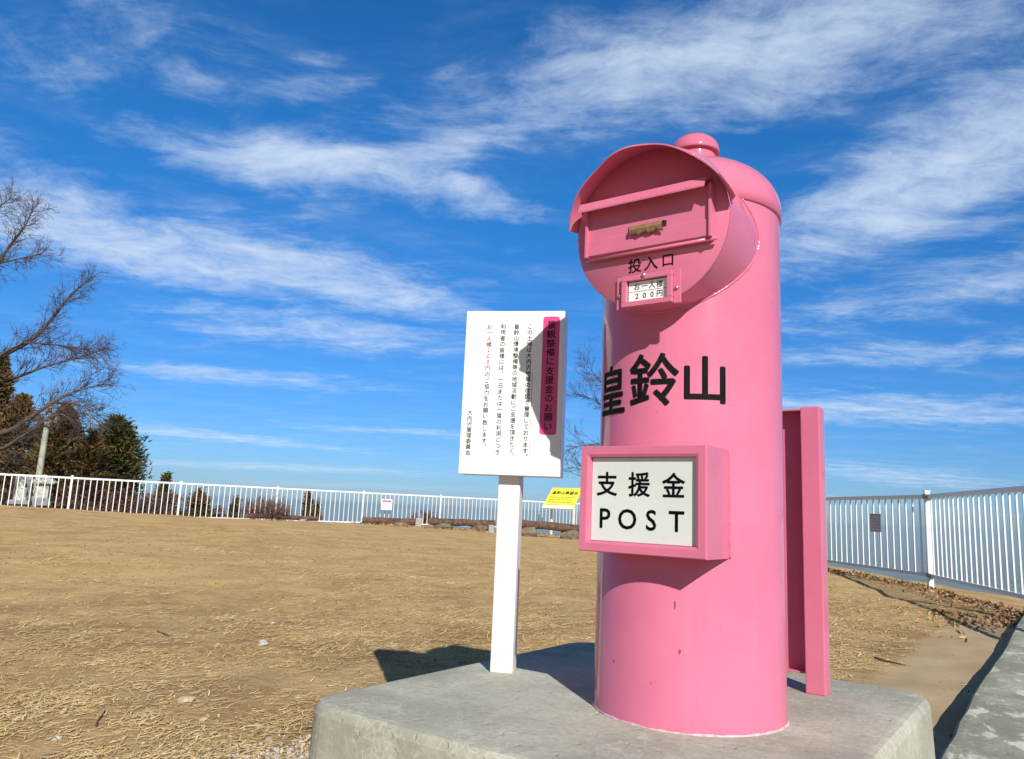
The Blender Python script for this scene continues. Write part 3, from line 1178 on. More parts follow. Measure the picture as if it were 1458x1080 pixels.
# ------------------------------------------------------------------ fences
def build_fence(name, label, pts, phase, dense_far=True, top=1.11, pitch_=0.15, first_post=True):
    root = empty(name, (pts[0].x, pts[0].y, 0), 0)
    tag(root, label, 'fence')
    wm = MATS['white_metal']
    org = Vector((pts[0].x, pts[0].y, 0))
    # posts at every 18 bars along the polyline
    for a, b in zip(pts[:-1], pts[1:]):
        d = (b - a)
        L = d.length
        d.normalize()
        rz = math.atan2(d.y, d.x)
        npan = max(1, round(L / 2.7))
        pl = L / npan
        for k in range(npan):
            s0 = a + d * (k * pl)
            s1 = a + d * ((k + 1) * pl)
            mid = (s0 + s1) / 2
            mb = MB()
            mb.bbox((mid.x - org.x, mid.y - org.y, top - 0.025), (pl - 0.056, 0.036, 0.050), 0.008, rz)
            mb.bbox((mid.x - org.x, mid.y - org.y, top - 0.955), (pl - 0.056, 0.034, 0.038), 0.005, rz)
            nb = max(2, round(pl / pitch_))
            for i in range(1, nb):
                p = s0 + d * (pl * i / nb)
                mb.box((p.x - org.x, p.y - org.y, top - 0.4935), (0.020, 0.014, 0.905) if name == 'side_fence' else (0.021, 0.022, 0.905), rz)
            mb.build('railing_panel', wm, root)
        for k in range(npan + (1 if b is pts[-1] else 0)):
            p = a + d * (k * pl)
            mb = MB()
            q = (p.x - org.x, p.y - org.y)
            zb = -0.35
            mb.bbox((q[0], q[1], (top + 0.03 + zb) / 2), (0.055, 0.06, top + 0.03 - zb), 0.006, rz)
            mb.bbox((q[0], q[1], top + 0.036), (0.065, 0.07, 0.018), 0.006, rz)
            po = mb.build('post', wm, root)
            for z in (top - 0.025, top - 0.955):
                mb = MB()
                mb.bbox((q[0], q[1], z), (0.125, 0.068, 0.060 if z > 0.6 else 0.050), 0.004, rz)
                mb.build('rail_bracket', MATS['bracket_steel'] if name == 'side_fence' else wm, po)
    return root


L0 = FENCE[1]
dl = (FENCE[2] - FENCE[1]).normalized()
# the far fence is phased so that its posts stand where the photograph has them
p516 = at_depth(516, 720, 24.75)
t516 = (Vector((p516.x, p516.y)) - FENCE[1]).dot(dl)
ps = FENCE[1] + dl * (t516 - 2.7 * 6)
pe = FENCE[1] + dl * (t516 + 2.7 * 5)
build_fence('far_fence', 'long white railing fence running along the far edge of the hilltop', [ps, pe], 0)
build_fence('side_fence', 'white railing fence seen against the light right of the pink frame', [Vector((5.09, 9.4)) + Vector((-0.076, 0.997)) * 13.5, Vector((5.09, 9.4)), Vector((5.09, 9.4)) + Vector((-0.21, -0.978)) * 6.5], 0, top=1.145)


def fence_sign(px, py, Y, w, h, name, label, kind, off):
    if kind != 'white':
        # on the inner face of the side railing
        for k in range(40):
            q = at_depth(px, py, Y)
            Y += (5.09 - 0.076 * (q.y - 9.4) - 0.045 - q.x) * 1.5
    p = at_depth(px, py, Y)
    d = dl if kind == 'white' else Vector((-0.076, 0.997))
    rz = math.atan2(d.y, d.x)
    if kind != 'white':
        rz += pi
    root = empty(name, p, rz)
    tag(root, label, 'sign')
    mb = MB()
    mb.bbox((0, -off, 0), (w, 0.006, h), 0.001)
    if kind == 'white':
        pl = mb.build('plate', MATS['white_board'], root)
        mb = MB()
        y = -off - 0.0045
        mb.add([(-w * 0.42, y, h * 0.25), (w * 0.42, y, h * 0.25), (w * 0.42, y, h * 0.38), (-w * 0.42, y, h * 0.38)], [(0, 1, 2, 3)])
        mb.build('red_header', MATS['letter_red'], pl)
        mb = MB()
        ink = simple('faint_ink', (0.50, 0.48, 0.50), 0.5)
        for r_, (a, b) in enumerate(((-0.36, 0.36), (-0.36, 0.30), (-0.36, 0.34), (-0.36, 0.1))):
            mb = MB()
            z = h * (0.12 - r_ * 0.13)
            mb.add([(w * a, y, z), (w * b, y, z), (w * b, y, z + 0.012), (w * a, y, z + 0.012)], [(0, 1, 2, 3)])
            mb.build('text_line', ink, pl)
    else:
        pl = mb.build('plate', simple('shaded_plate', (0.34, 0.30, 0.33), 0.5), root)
        mb = MB()
        y = -off - 0.0045
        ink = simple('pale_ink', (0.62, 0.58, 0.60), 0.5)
        for r_ in range(5):
            mb = MB()
            z = h * (0.30 - r_ * 0.17)
            mb.add([(-w * 0.42, y, z), (w * 0.42, y, z), (w * 0.42, y, z + 0.010), (-w * 0.42, y, z + 0.010)], [(0, 1, 2, 3)])
            mb.build('text_line', ink, pl)


fence_sign(550, 718, 24.95, 0.37, 0.34, 'warning_sign', 'small white sign with a red heading hung on the far white railing', 'white', 0.03)
fence_sign(1246.5, 744, 10.62, 0.26, 0.24, 'fence_plate', 'dark square plate with text lines hung on the shaded side railing', 'dark', 0.0)


# ------------------------------------------------------------------ yellow lookout board
def build_info():
    p = at_depth(799, 764, 26.0)
    g0 = gz(p.x, p.y)
    root = empty('info_board', (p.x, p.y, g0), R(-33))
    tag(root, 'sloping bright yellow information board on legs in front of the far railing', 'information board')
    wm = MATS['pole_white']
    for x in (-0.42, 0.42):
        mb = MB()
        mb.bbox((x, 0.06, 0.52), (0.06, 0.06, 1.04), 0.004)
        mb.build('leg', wm if x < 0 else wm, root)
    T = Matrix.Translation((0, 0, 1.24)) @ Matrix.Rotation(R(-44), 4, 'X') @ Matrix.Shear('XZ', 4, (0, 0))
    mb = MB()
    mb.bbox((0, 0, 0), (1.16, 0.03, 0.98), 0.003, M=T)
    bd = mb.build('board', MATS['yellow_board'], root)
    mb = MB()
    mb.add([(-0.58, -0.0155, -0.49), (0.58, -0.0155, -0.49), (0.58, -0.0155, -0.33), (-0.58, -0.0155, -0.33)], [(0, 1, 2, 3)], M=T)
    mb.build('pale_strip', simple('pale_yellow', (0.85, 0.84, 0.62), 0.4), bd)
    mb = MB()

    def mp(x, y):
        return T @ Vector((x, -0.0170, y))
    for i, ch in enumerate('皇鈴山展望台'):
        put(mb, ch, -0.40 + i * 0.165, 0.25, 0.165, 0.03, 0.95, mp)
    mb.build('lettering', MATS['letter_dark'], bd)
    mb = MB()
    ink = simple('olive_ink', (0.20, 0.18, 0.04), 0.5)
    for r_, (a, b, th) in enumerate(((-0.48, 0.46, 0.035), (-0.48, 0.30, 0.030), (-0.46, 0.44, 0.035), (-0.46, -0.05, 0.025))):
        mb = MB()
        z = 0.02 - r_ * 0.115
        x = a
        while x < b:
            w = random.uniform(0.03, 0.09)
            mb.add([mp(x, z), mp(x + w, z), mp(x + w, z + th), mp(x, z + th)], [(0, 1, 2, 3)])
            x += w + 0.018
        mb.build('text_line', ink, bd)


build_info()


# ------------------------------------------------------------------ log benches, stones
def log_bench(pxa, pya, pxb, pyb, Ya, Yb, dia, label, supports=True, stone_off=(0.22, 0.78)):
    a, b = at_depth(pxa, pya, Ya), at_depth(pxb, pyb, Yb)
    base = Vector(((a.x + b.x) / 2, (a.y + b.y) / 2, 0))
    base.z = gz(base.x, base.y)
    root = empty('log_bench', base)
    tag(root, label, 'log bench', 'log benches along the far railing')
    a, b = a - base, b - base
    pts, rad = [], []
    for k in range(13):
        t = k / 12
        pts.append(a.lerp(b, t) + Vector((0, random.uniform(-1, 1) * 0.01, random.uniform(-1, 1) * 0.008)))
        rad.append(dia / 2 * (1 + random.uniform(-0.06, 0.06)))
    mb = MB()
    mb.tube(pts, rad, 14, caps=False)
    lg = mb.build('log', MATS['log_bark'], root)
    for p, q in ((pts[0], pts[1]), (pts[-1], pts[-2])):
        mb = MB()
        dd = (p - q).normalized()
        mb.tube([p - dd * 0.01, p + dd * 0.004], [dia / 2 * 0.97, dia / 2 * 0.93], 14)
        mb.build('cut_end', MATS['log_end'], lg)
    if supports:
        for t in stone_off:
            c = a.lerp(b, t)
            mb = MB()
            gl = gz(base.x + c.x, base.y + c.y) - base.z
            hh = max(0.12, c.z - dia / 2 - gl + 0.10)
            mb.ico((c.x, c.y - 0.02, gl + hh * 0.30), 1.0, 2, 0.18, None, (0.30, 0.24, hh * 0.66), seed=int(t * 100 + pxa))
            mb.build('support_stone', MATS['stone'], root)
    return root


log_bench(351, 733.5, 452, 738, 23.0, 24.0, 0.13, 'thin log lying low in front of the round bare bush, leftmost of the logs', False)
log_bench(516, 740.5, 592, 743, 24.2, 24.8, 0.21, 'dark log bench below the white sign with red heading', True, (0.72,))
log_bench(611, 742, 704, 745.5, 24.6, 25.2, 0.22, 'reddish log bench on stones just left of the white notice pole', True)
log_bench(738, 745, 830, 753, 23.6, 24.2, 0.24, 'dark log bench on stones in front of the yellow board', True, (0.16, 0.80))


def stone_thing(name, px, py, Y, size, mat, label, cat, seed, scale=(1, 1, 0.6), block=False, group=None):
    p = at_depth(px, py, Y)
    z = gz(p.x, p.y)
    mb = MB()
    if block:
        mb.bbox((0, 0, size[2] / 2 - 0.02), size, 0.01, random.uniform(-0.3, 0.3))
    else:
        mb.ico((0, 0, size * scale[2] * 0.45), size, 2, 0.16, None, scale, seed)
    o = mb.build(name, MATS[mat])
    o.location = (p.x, p.y, z)
    tag(o, label, cat, group)


stone_thing('concrete_block', 596, 744, 24.6, (0.20, 0.18, 0.30), 'grey_block', 'small upright grey block at the right end of the second log', 'block', 1, block=True)
stone_thing('concrete_block', 699, 747, 24.6, (0.18, 0.18, 0.26), 'grey_block', 'small grey block against the right end of the reddish log', 'block', 2, block=True)
stone_thing('concrete_block', 432, 740, 23.2, (0.16, 0.16, 0.20), 'grey_block', 'small grey block by the right end of the leftmost thin log', 'block', 3, block=True)


def ground_hit(px, py):
    """where the line of sight through a photo point meets the ground"""
    d = ray(px, py)
    t = 1.2
    while t < 60:
        P = CAM + d * t
        if P.z < gz(P.x, P.y):
            break
        t += 0.02
    return CAM + d * t


for k, (px, py, s, lab, m_) in enumerate(((374, 918, 0.030, 'white stone lying alone on the bare earth left of the notice pole', 'white_stone'),
                                     (266, 1001, 0.026, 'pale pinkish flat stone lying among the dead grass in the foreground', 'pink_stone'),
                                     (289, 1028, 0.014, 'small pinkish pebble just right of the flat foreground stone', 'pink_stone'),
                                     (81, 1054, 0.012, 'tiny white pebble at the bottom left of the dead grass', 'white_stone'),
                                     (388, 888, 0.012, 'small whitish pebble just beyond the lone white stone', 'white_stone'))):
    p = ground_hit(px, py)
    mb = MB()
    mb.ico((0, 0, s * 0.25), s, 2, 0.22, None, (1.25, 0.9, 0.55), 40 + k)
    o = mb.build('stone', MATS[m_])
    o.location = (p.x, p.y, gz(p.x, p.y))
    o.rotation_euler = (0, 0, random.uniform(0, 3))
    tag(o, lab, 'stone')


# ------------------------------------------------------------------ dead grass, gravel, leaves
def to_local(x, y):
    dx, dy = x - POST.x, y - POST.y
    return dx * cos(ANG) - dy * sin(ANG), dx * sin(ANG) + dy * cos(ANG)


def blocked(x, y):
    lx, ly = to_local(x, y)
    a = (lx > -0.70) & (lx < 0.47) & (ly > -0.60) & (ly < 0.69)
    b = lx > 0.355
    return a | b


def blades(x, y, z, length, width, ang, lift, curl):
    """thin bent strips: 4 stations, 2 verts each -> 3 quads"""
    n = len(x)
    V = np.zeros((n, 8, 3), np.float32)
    for s in range(4):
        t = s / 3.0
        a = ang + curl * (t - 0.3)
        px = x + np.cos(ang) * length * (t - 0.5) + np.cos(ang + pi / 2) * curl * length * (t - 0.5) ** 2
        py = y + np.sin(ang) * length * (t - 0.5) + np.sin(ang + pi / 2) * curl * length * (t - 0.5) ** 2
        pz = z + 0.004 + lift * length * t * (1.2 - 0.5 * t)
        w = width * (1 - 0.6 * t) * 0.5
        nx, ny = -np.sin(a), np.cos(a)
        V[:, 2 * s] = np.stack([px - nx * w, py - ny * w, pz], 1)
        V[:, 2 * s + 1] = np.stack([px + nx * w, py + ny * w, pz + w * 0.6], 1)
    base = (np.arange(n) * 8)[:, None]
    Q = np.concatenate([base + np.array([[0, 1, 3, 2]]), base + np.array([[2, 3, 5, 4]]), base + np.array([[4, 5, 7, 6]])], 0)
    return V.reshape(-1, 3), Q


def build_straw():
    N = 560000
    u = rng.random(N)
    r = 1.15 * (17 / 1.15) ** u
    a = np.radians(rng.uniform(-40, 40, N))
    x, y = r * np.sin(a), r * np.cos(a)
    dn = fbm(x * 1.5, y * 1.5, 21, 4) * 0.6 + fbm(x * 6, y * 6, 33, 2) * 0.4
    big = fbm(x * 0.45, y * 0.45, 77, 3)
    # thicker on the near left and on the right by the frame, thin towards the far crest
    az = np.degrees(a)
    dens = 0.05 + 0.60 * sstep(0.44, 0.60, dn) * sstep(0.36, 0.60, big + 0.06)
    left = np.exp(-(((x + 1.5) / 0.9) ** 2 + ((y - 2.9) / 1.2) ** 2))
    right = np.exp(-(((x - 2.2) / 1.5) ** 2 + ((y - 6.3) / 2.2) ** 2))
    dens = dens + 0.55 * left * sstep(0.3, 0.6, dn) + 0.75 * right * sstep(0.30, 0.55, dn)
    lx, ly = to_local(x, y)
    strip = (lx > -0.20) & (ly > -0.5) & (ly < 6.4)
    line = np.exp(-((lx + 0.20 - 0.03 * (ly - 2)) / 0.06) ** 2) * (ly > 1.0) * (ly < 6.5)
    dens = np.where(strip, 0.008, dens) + 0.8 * line * sstep(0.35, 0.6, dn)
    dens = np.where(r > 9, dens * 0.55, dens)
    dens = dens * (1 - 0.75 * np.exp(-(((lx + 1.05) / 0.32) ** 2 + ((ly + 0.25) / 0.45) ** 2)))
    keep = (rng.random(N) < dens * 0.62) & ~blocked(x, y) & (outside_distance(x, y) < -0.1)
    x, y, r = x[keep], y[keep], r[keep]
    n = len(x)
    z = ground_z(x, y)
    k = 1 + np.maximum(r - 4, 0) * 0.10
    length = rng.uniform(0.012, 0.052, n) * np.where(rng.random(n) < 0.10, 2.0, 1.0) * k
    width = rng.uniform(0.0016, 0.0048, n) * k
    ang = rng.uniform(0, 2 * pi, n)
    lift = np.abs(rng.normal(0, 0.20, n)) * np.where(rng.random(n) < 0.05, 2.6, 1.0)
    V, Q = blades(x, y, z, length, width, ang, np.minimum(lift, 0.6), rng.normal(0, 1.1, n))
    o = raw_mesh('dead_grass', V, Q, MATS['straw'])
    tag(o, 'dry straw coloured dead grass scattered over the bare earth', 'dead grass', kind='stuff')


build_straw()


def build_gravel():
    mb = MB()
    vs, fs = [], []
    base = bmesh.new()
    bmesh.ops.create_icosphere(base, subdivisions=1, radius=1)
    bv = np.array([v.co[:] for v in base.verts])
    base.verts.index_update()
    bf = np.array([[v.index for v in f.verts] for f in base.faces])
    base.free()
    out_v, out_f = [], []
    cnt = 0
    for i in range(9000):
        lx = -0.72 - abs(rng.normal(0, 0.27))
        ly = rng.normal(-0.30, 0.20)
        X = POST.x + lx * cos(ANG) + ly * sin(ANG)
        Y = POST.y - lx * sin(ANG) + ly * cos(ANG)
        s = rng.uniform(0.0016, 0.0055) * (1.7 if rng.random() < 0.05 else 1)
        sc = s * rng.uniform(0.6, 1.3, 3)
        jit = 1 + rng.uniform(-0.22, 0.22, (len(bv), 1))
        P = bv * jit * sc
        out_v.append(P + np.array([X, Y, gz(X, Y) + s * 0.3]))
        out_f.append(bf + cnt)
        cnt += len(bv)
    o = raw_mesh('gravel', np.concatenate(out_v), np.concatenate(out_f), MATS['pebble'])
    tag(o, 'pale crushed gravel spilled along the left foot of the concrete base', 'gravel', kind='stuff')


build_gravel()


def build_clods():
    base = bmesh.new()
    bmesh.ops.create_icosphere(base, subdivisions=1, radius=1)
    bv = np.array([v.co[:] for v in base.verts])
    base.verts.index_update()
    bf = np.array([[v.index for v in f.verts] for f in base.faces])
    base.free()
    N = 9000
    r = 1.3 * (13 / 1.3) ** rng.random(N)
    a = np.radians(rng.uniform(-40, 40, N))
    x, y = r * np.sin(a), r * np.cos(a)
    keep = ~blocked(x, y) & (outside_distance(x, y) < -0.1) & (rng.random(N) < 0.25 + 0.75 * sstep(0.4, 0.6, fbm(x * 2, y * 2, 55, 3)))
    lx, ly = to_local(x, y)
    keep &= ~((lx > -0.18) & (ly > 0.3) & (ly < 6.4) & (rng.random(N) < 0.9))
    x, y, r = x[keep], y[keep], r[keep]
    z = ground_z(x, y)
    out_v, out_f, cnt = [], [], 0
    for X, Y, Z, q in zip(x, y, z, r):
        s_ = rng.uniform(0.002, 0.007) * (1 + 0.12 * max(q - 3, 0)) * (1.8 if rng.random() < 0.04 else 1)
        P_ = bv * (1 + rng.uniform(-0.25, 0.25, (len(bv), 1))) * s_ * rng.uniform(0.6, 1.3, 3)
        out_v.append(P_ + np.array([X, Y, Z + s_ * 0.25]))
        out_f.append(bf + cnt)
        cnt += len(bv)
    o = raw_mesh('dirt_clods', np.concatenate(out_v), np.concatenate(out_f), MATS['clod'])
    tag(o, 'small crumbs of brown earth scattered over the trodden ground', 'dirt', kind='stuff')


build_clods()


def leaf_cloud(x, y, z, s):
    n = len(x)
    ax = rng.normal(0, 1, (n, 3))
    ax[:, 2] *= 0.6
    ax /= np.linalg.norm(ax, axis=1)[:, None]
    bx = np.cross(ax, rng.normal(0, 1, (n, 3)))
    bx /= np.linalg.norm(bx, axis=1)[:, None] + 1e-9
    C = np.stack([x, y, z], 1)
    s = s[:, None]
    V = np.stack([C - ax * s, C - bx * s * 0.45 + ax * s * 0.1, C + ax * s, C + bx * s * 0.45 + ax * s * 0.1], 1).reshape(-1, 3)
    Q = np.arange(4 * n).reshape(n, 4)
    return V, Q


def build_leaves():
    X, Y, Zo = [], [], []
    a = Vector((5.09, 9.4)) + Vector((-0.076, 0.997)) * 6
    b = Vector((5.09, 9.4))
    c = b + Vector((-0.21, -0.978)) * 6
    for p, q, n in ((a, b, 1100), (b, c, 1300)):
        t = rng.random(n)
        d = (q - p).normalized()
        nx, ny = -d.y, d.x
        if nx > 0:
            nx, ny = -nx, -ny
        # piles against the fence foot, on the inner side
        off = rng.normal(0.17, 0.13, n)
        X.append(p.x + (q.x - p.x) * t + nx * off)
        Y.append(p.y + (q.y - p.y) * t + ny * off)
        hump = np.exp(-((off - 0.22) / 0.15) ** 2) * fbm(t * 18, t * 0 + 3, 4, 3) * 0.09
        Zo.append(rng.random(n) * hump + 0.01)
    X, Y, Zo = map(np.concatenate, (X, Y, Zo))
    lx, ly = to_local(X, Y)
    keep = lx < 0.36
    X, Y, Zo = X[keep], Y[keep], Zo[keep]
    V, Q = leaf_cloud(X, Y, ground_z(X, Y) + Zo, rng.uniform(0.012, 0.034, len(X)))
    # leaves blown out over the trodden strip and below the yellow board
    n = 260
    t = rng.random(n)
    lx = rng.normal(0.05, 0.22, n)
    ly = 6.2 - np.abs(rng.normal(0, 0.7, n))
    lx = np.minimum(lx, 0.34)
    x2 = POST.x + lx * cos(ANG) + ly * sin(ANG)
    y2 = POST.y - lx * sin(ANG) + ly * cos(ANG)
    V2, Q2 = leaf_cloud(x2, y2, ground_z(x2, y2) + 0.012, rng.uniform(0.012, 0.035, n))
    n = 500
    x3 = rng.uniform(-4.5, 3.0, n)
    y3 = 25.2 + x3 * 0.45 + rng.normal(0, 0.35, n)
    V3, Q3 = leaf_cloud(x3, y3, ground_z(x3, y3) + 0.03, rng.uniform(0.03, 0.07, n))
    Vs, Qs, o = [], [], 0
    for v, q in ((V, Q), (V2, Q2), (V3, Q3)):
        Vs.append(v)
        Qs.append(q + o)
        o += len(v)
    ob = raw_mesh('dead_leaves', np.concatenate(Vs), np.concatenate(Qs), MATS['dead_leaf'])
    tag(ob, 'brown fallen leaves heaped along the foot of the side railing', 'dead leaves', kind='stuff')


build_leaves()


def stick(px, py, px2, py2, r, label):
    a, b = ground_hit(px, py), ground_hit(px2, py2)
    pts = []
    for k in range(6):
        p = a.lerp(b, k / 5)
        pts.append(Vector((p.x + random.uniform(-1, 1) * 0.04 * (b - a).length * k / 5, p.y, gz(p.x, p.y) + r + 0.004)) - Vector((a.x, a.y, 0)))
    mb = MB()
    mb.tube(pts, [r, r, r * 0.9, r * 0.8, r * 0.7, r * 0.5], 6)
    o = mb.build('stick', MATS['twig'])
    o.location = (a.x, a.y, 0)
    tag(o, label, 'stick')


stick(1246, 940, 1288, 950, 0.006, 'thin dark stick lying on the trodden strip right of the pink frame')
stick(224, 901, 242, 908, 0.0045, 'short dark twig in the dead grass left of the lone white stone')
stick(136, 1038, 147, 1014, 0.003, 'short brown twig standing out of the foreground dead grass')


# ------------------------------------------------------------------ trees
class Tree:
    def __init__(s):
        s.big, s.small = MB(), MB()

    def limb(s, pts, r0, r1, n=7):
        s.big.tube(pts, list(np.linspace(r0, r1, len(pts))), n, caps=False)

    def grow(s, p, d, length, r, level, up=0.15, spread=0.6, rr=random):
        """recursive twigs"""
        n = 4
        pts = [Vector(p)]
        dd = Vector(d).normalized()
        for k in range(n):
            dd = (dd + Vector((rr.uniform(-1, 1), rr.uniform(-1, 1), rr.uniform(-1, 1))) * 0.16 + Vector((0, 0, up * 0.35))).normalized()
            pts.append(pts[-1] + dd * (length / n))
        mb = s.big if r > 0.02 else s.small
        mb.tube(pts, list(np.linspace(r, max(r * 0.45, 0.0035), n + 1)), 5 if r > 0.012 else 3, caps=False)
        if level <= 0:
            return
        kids = rr.randint(3, 5)
        for k in range(kids):
            t = rr.uniform(0.25, 1.0)
            i = min(int(t * n), n - 1)
            q = pts[i].lerp(pts[i + 1], t * n - i)
            ax = (pts[i + 1] - pts[i]).normalized()
            side = ax.cross(Vector((rr.uniform(-1, 1), rr.uniform(-1, 1), rr.uniform(-1, 1)))).normalized()
            nd = (ax * 0.8 + side * spread * rr.uniform(0.7, 1.6)).normalized()
            s.grow(q, nd, length * rr.uniform(0.42, 0.68), r * 0.52, level - 1, up, spread, rr)


def catmull(pts, sub=5):
    out = []
    n = len(pts)
    for i in range(n - 1):
        p0, p1, p2, p3 = pts[max(i - 1, 0)], pts[i], pts[i + 1], pts[min(i + 2, n - 1)]
        for k in range(sub):
            t = k / sub
            out.append(0.5 * ((2 * p1) + (p2 - p0) * t + (2 * p0 - 5 * p1 + 4 * p2 - p3) * t * t + (-p0 + 3 * p1 - 3 * p2 + p3) * t ** 3))
    out.append(pts[-1])
    return out


def build_left_tree():
    rr = random.Random(11)
    T = Tree()
    Y0 = 23.0
    base = at_depth(-210, 720, Y0)
    org = Vector((base.x, base.y, gz(base.x, base.y) - 0.1))

    def P(px, py, dy=0.0):
        return at_depth(px, py, Y0 + dy) - org
    trunk = [Vector((0, 0, 0)), Vector((0.1, 0, 1.0)), P(-190, 610), P(-175, 500, 0.4), P(-150, 400, 0.2), P(-120, 280, 0.5), P(-90, 170, 0.3)]
    T.limb(catmull(trunk), 0.24, 0.07, 10)
    limbs = [([P(-190, 620), P(-90, 625, -0.6), P(0, 617, -1.0), P(40, 596, -1.2), P(75, 573, -1.3), P(110, 556, -1.0), P(150, 546, -0.8)], 0.085, 0.014),
             ([P(-180, 560), P(-80, 548, 0.3), P(0, 507, 0.6), P(45, 483, 0.6), P(75, 452, 0.7), P(100, 420, 0.8), P(125, 400, 0.8)], 0.095, 0.014),
             ([P(-80, 548, 0.3), P(10, 540, 1.0), P(60, 523, 1.2), P(100, 512, 1.4), P(140, 500, 1.5)], 0.05, 0.010),
             ([P(-20, 520, 0.4), P(30, 490, -0.4), P(70, 490, -0.8), P(110, 495, -1.0), P(140, 503, -1.1)], 0.035, 0.009),
             ([P(-165, 470), P(-80, 440, 0.2), P(-20, 395, 0.5), P(12, 352, 0.6), P(35, 322, 0.4), P(45, 300, 0.4)], 0.075, 0.012),
             ([P(-80, 440, 0.2), P(-30, 385, -0.6), P(10, 372, -0.8), P(58, 362, -1.0)], 0.045, 0.009),
             ([P(-140, 370), P(-60, 330, 0.6), P(-10, 300, 0.9), P(15, 282, 1.0)], 0.05, 0.010),
             ([P(-90, 625, -0.6), P(-10, 640, -1.4), P(30, 622, -1.8), P(80, 590, -2.0), P(105, 600, -2.0)], 0.05, 0.009),
             ([P(75, 573, -1.3), P(110, 575, -1.5), P(140, 590, -1.6)], 0.025, 0.007)]
    for pts, r0, r1 in limbs:
        c = catmull(pts)
        T.limb(c, r0 * 1.25, r1 * 1.3, 6)
        n = len(c)
        for i in range(int(n * 0.28), n):
            ax = (c[min(i + 1, n - 1)] - c[i - 1]).normalized()
            t = i / n
            for k in range(2 if t < 0.6 else 3):
                side = ax.cross(Vector((rr.uniform(-1, 1), rr.uniform(-1, 1), rr.uniform(-1, 1)))).normalized()
                d = (ax * 0.8 + side * rr.uniform(0.5, 1.2) + Vector((0.30, 0, 0.12))).normalized()
                L = rr.uniform(0.45, 1.0) * (1.05 - 0.45 * t)
                T.grow(c[i], d, L, max(0.013 * (1.2 - t * 0.5), 0.007), 2, 0.05, 0.75, rr)
    root = empty('bare_tree', org)
    tag(root, 'large leafless tree reaching in from the left edge with fine spreading twigs', 'tree')
    T.big.build('trunk', MATS['bark'], root)
    T.small.build('crown', MATS['twig'], root)


build_left_tree()


def build_small_bare_tree():
    rr = random.Random(5)
    T = Tree()
    Y0 = 31.0
    b = at_depth(903, 735, Y0)
    org = Vector((b.x, b.y, gz(b.x, b.y) - 0.2))
    top = at_depth(900, 560, Y0) - org
    tr = catmull([Vector((0, 0, 0)), top * 0.35 + Vector((0.05, 0, 0)), top * 0.65 + Vector((-0.08, 0.1, 0)), top])
    T.limb(tr, 0.13, 0.04, 8)

    def P(px, py, dy=0.0):
        return at_depth(px, py, Y0 + dy) - org
    guided = [[P(902, 660), P(880, 640, -0.3), P(850, 632, -0.5), P(818, 636, -0.6)], [P(901, 640), P(878, 600, 0.3), P(850, 572, 0.5), P(820, 560, 0.6)],
              [P(900, 600), P(880, 560, -0.4), P(858, 545, -0.6), P(836, 520, -0.7)], [P(902, 690), P(870, 690, -0.5), P(845, 676, -0.8), P(825, 668, -0.9)],
              [P(900, 600), P(925, 550, 0.4), P(950, 520, 0.6)], [P(901, 640), P(935, 610, -0.4), P(975, 590, -0.8)]]
    for pts in guided:
        c = catmull(pts)
        T.limb(c, 0.045, 0.010, 6)
        n = len(c)
        for i in range(int(n * 0.3), n):
            ax = (c[min(i + 1, n - 1)] - c[i - 1]).normalized()
            for k in range(2):
                side = ax.cross(Vector((rr.uniform(-1, 1), rr.uniform(-1, 1), rr.uniform(-1, 1)))).normalized()
                T.grow(c[i], (ax + side * rr.uniform(0.5, 1.0) + Vector((0, 0, 0.15))).normalized(), rr.uniform(0.4, 0.9), 0.012, 2, 0.1, 0.6, rr)
    for k in range(6):
        T.grow(tr[-1 - k % 4], Vector((rr.uniform(-1, 1), rr.uniform(-1, 1), 1.2)), 1.2, 0.02, 3, 0.1, 0.6, rr)
    root = empty('bare_tree', org)
    tag(root, 'small leafless tree standing behind the gap between notice board and pink post', 'tree')
    T.big.build('trunk', MATS['bark'], root)
    T.small.build('crown', MATS['twig'], root)


build_small_bare_tree()


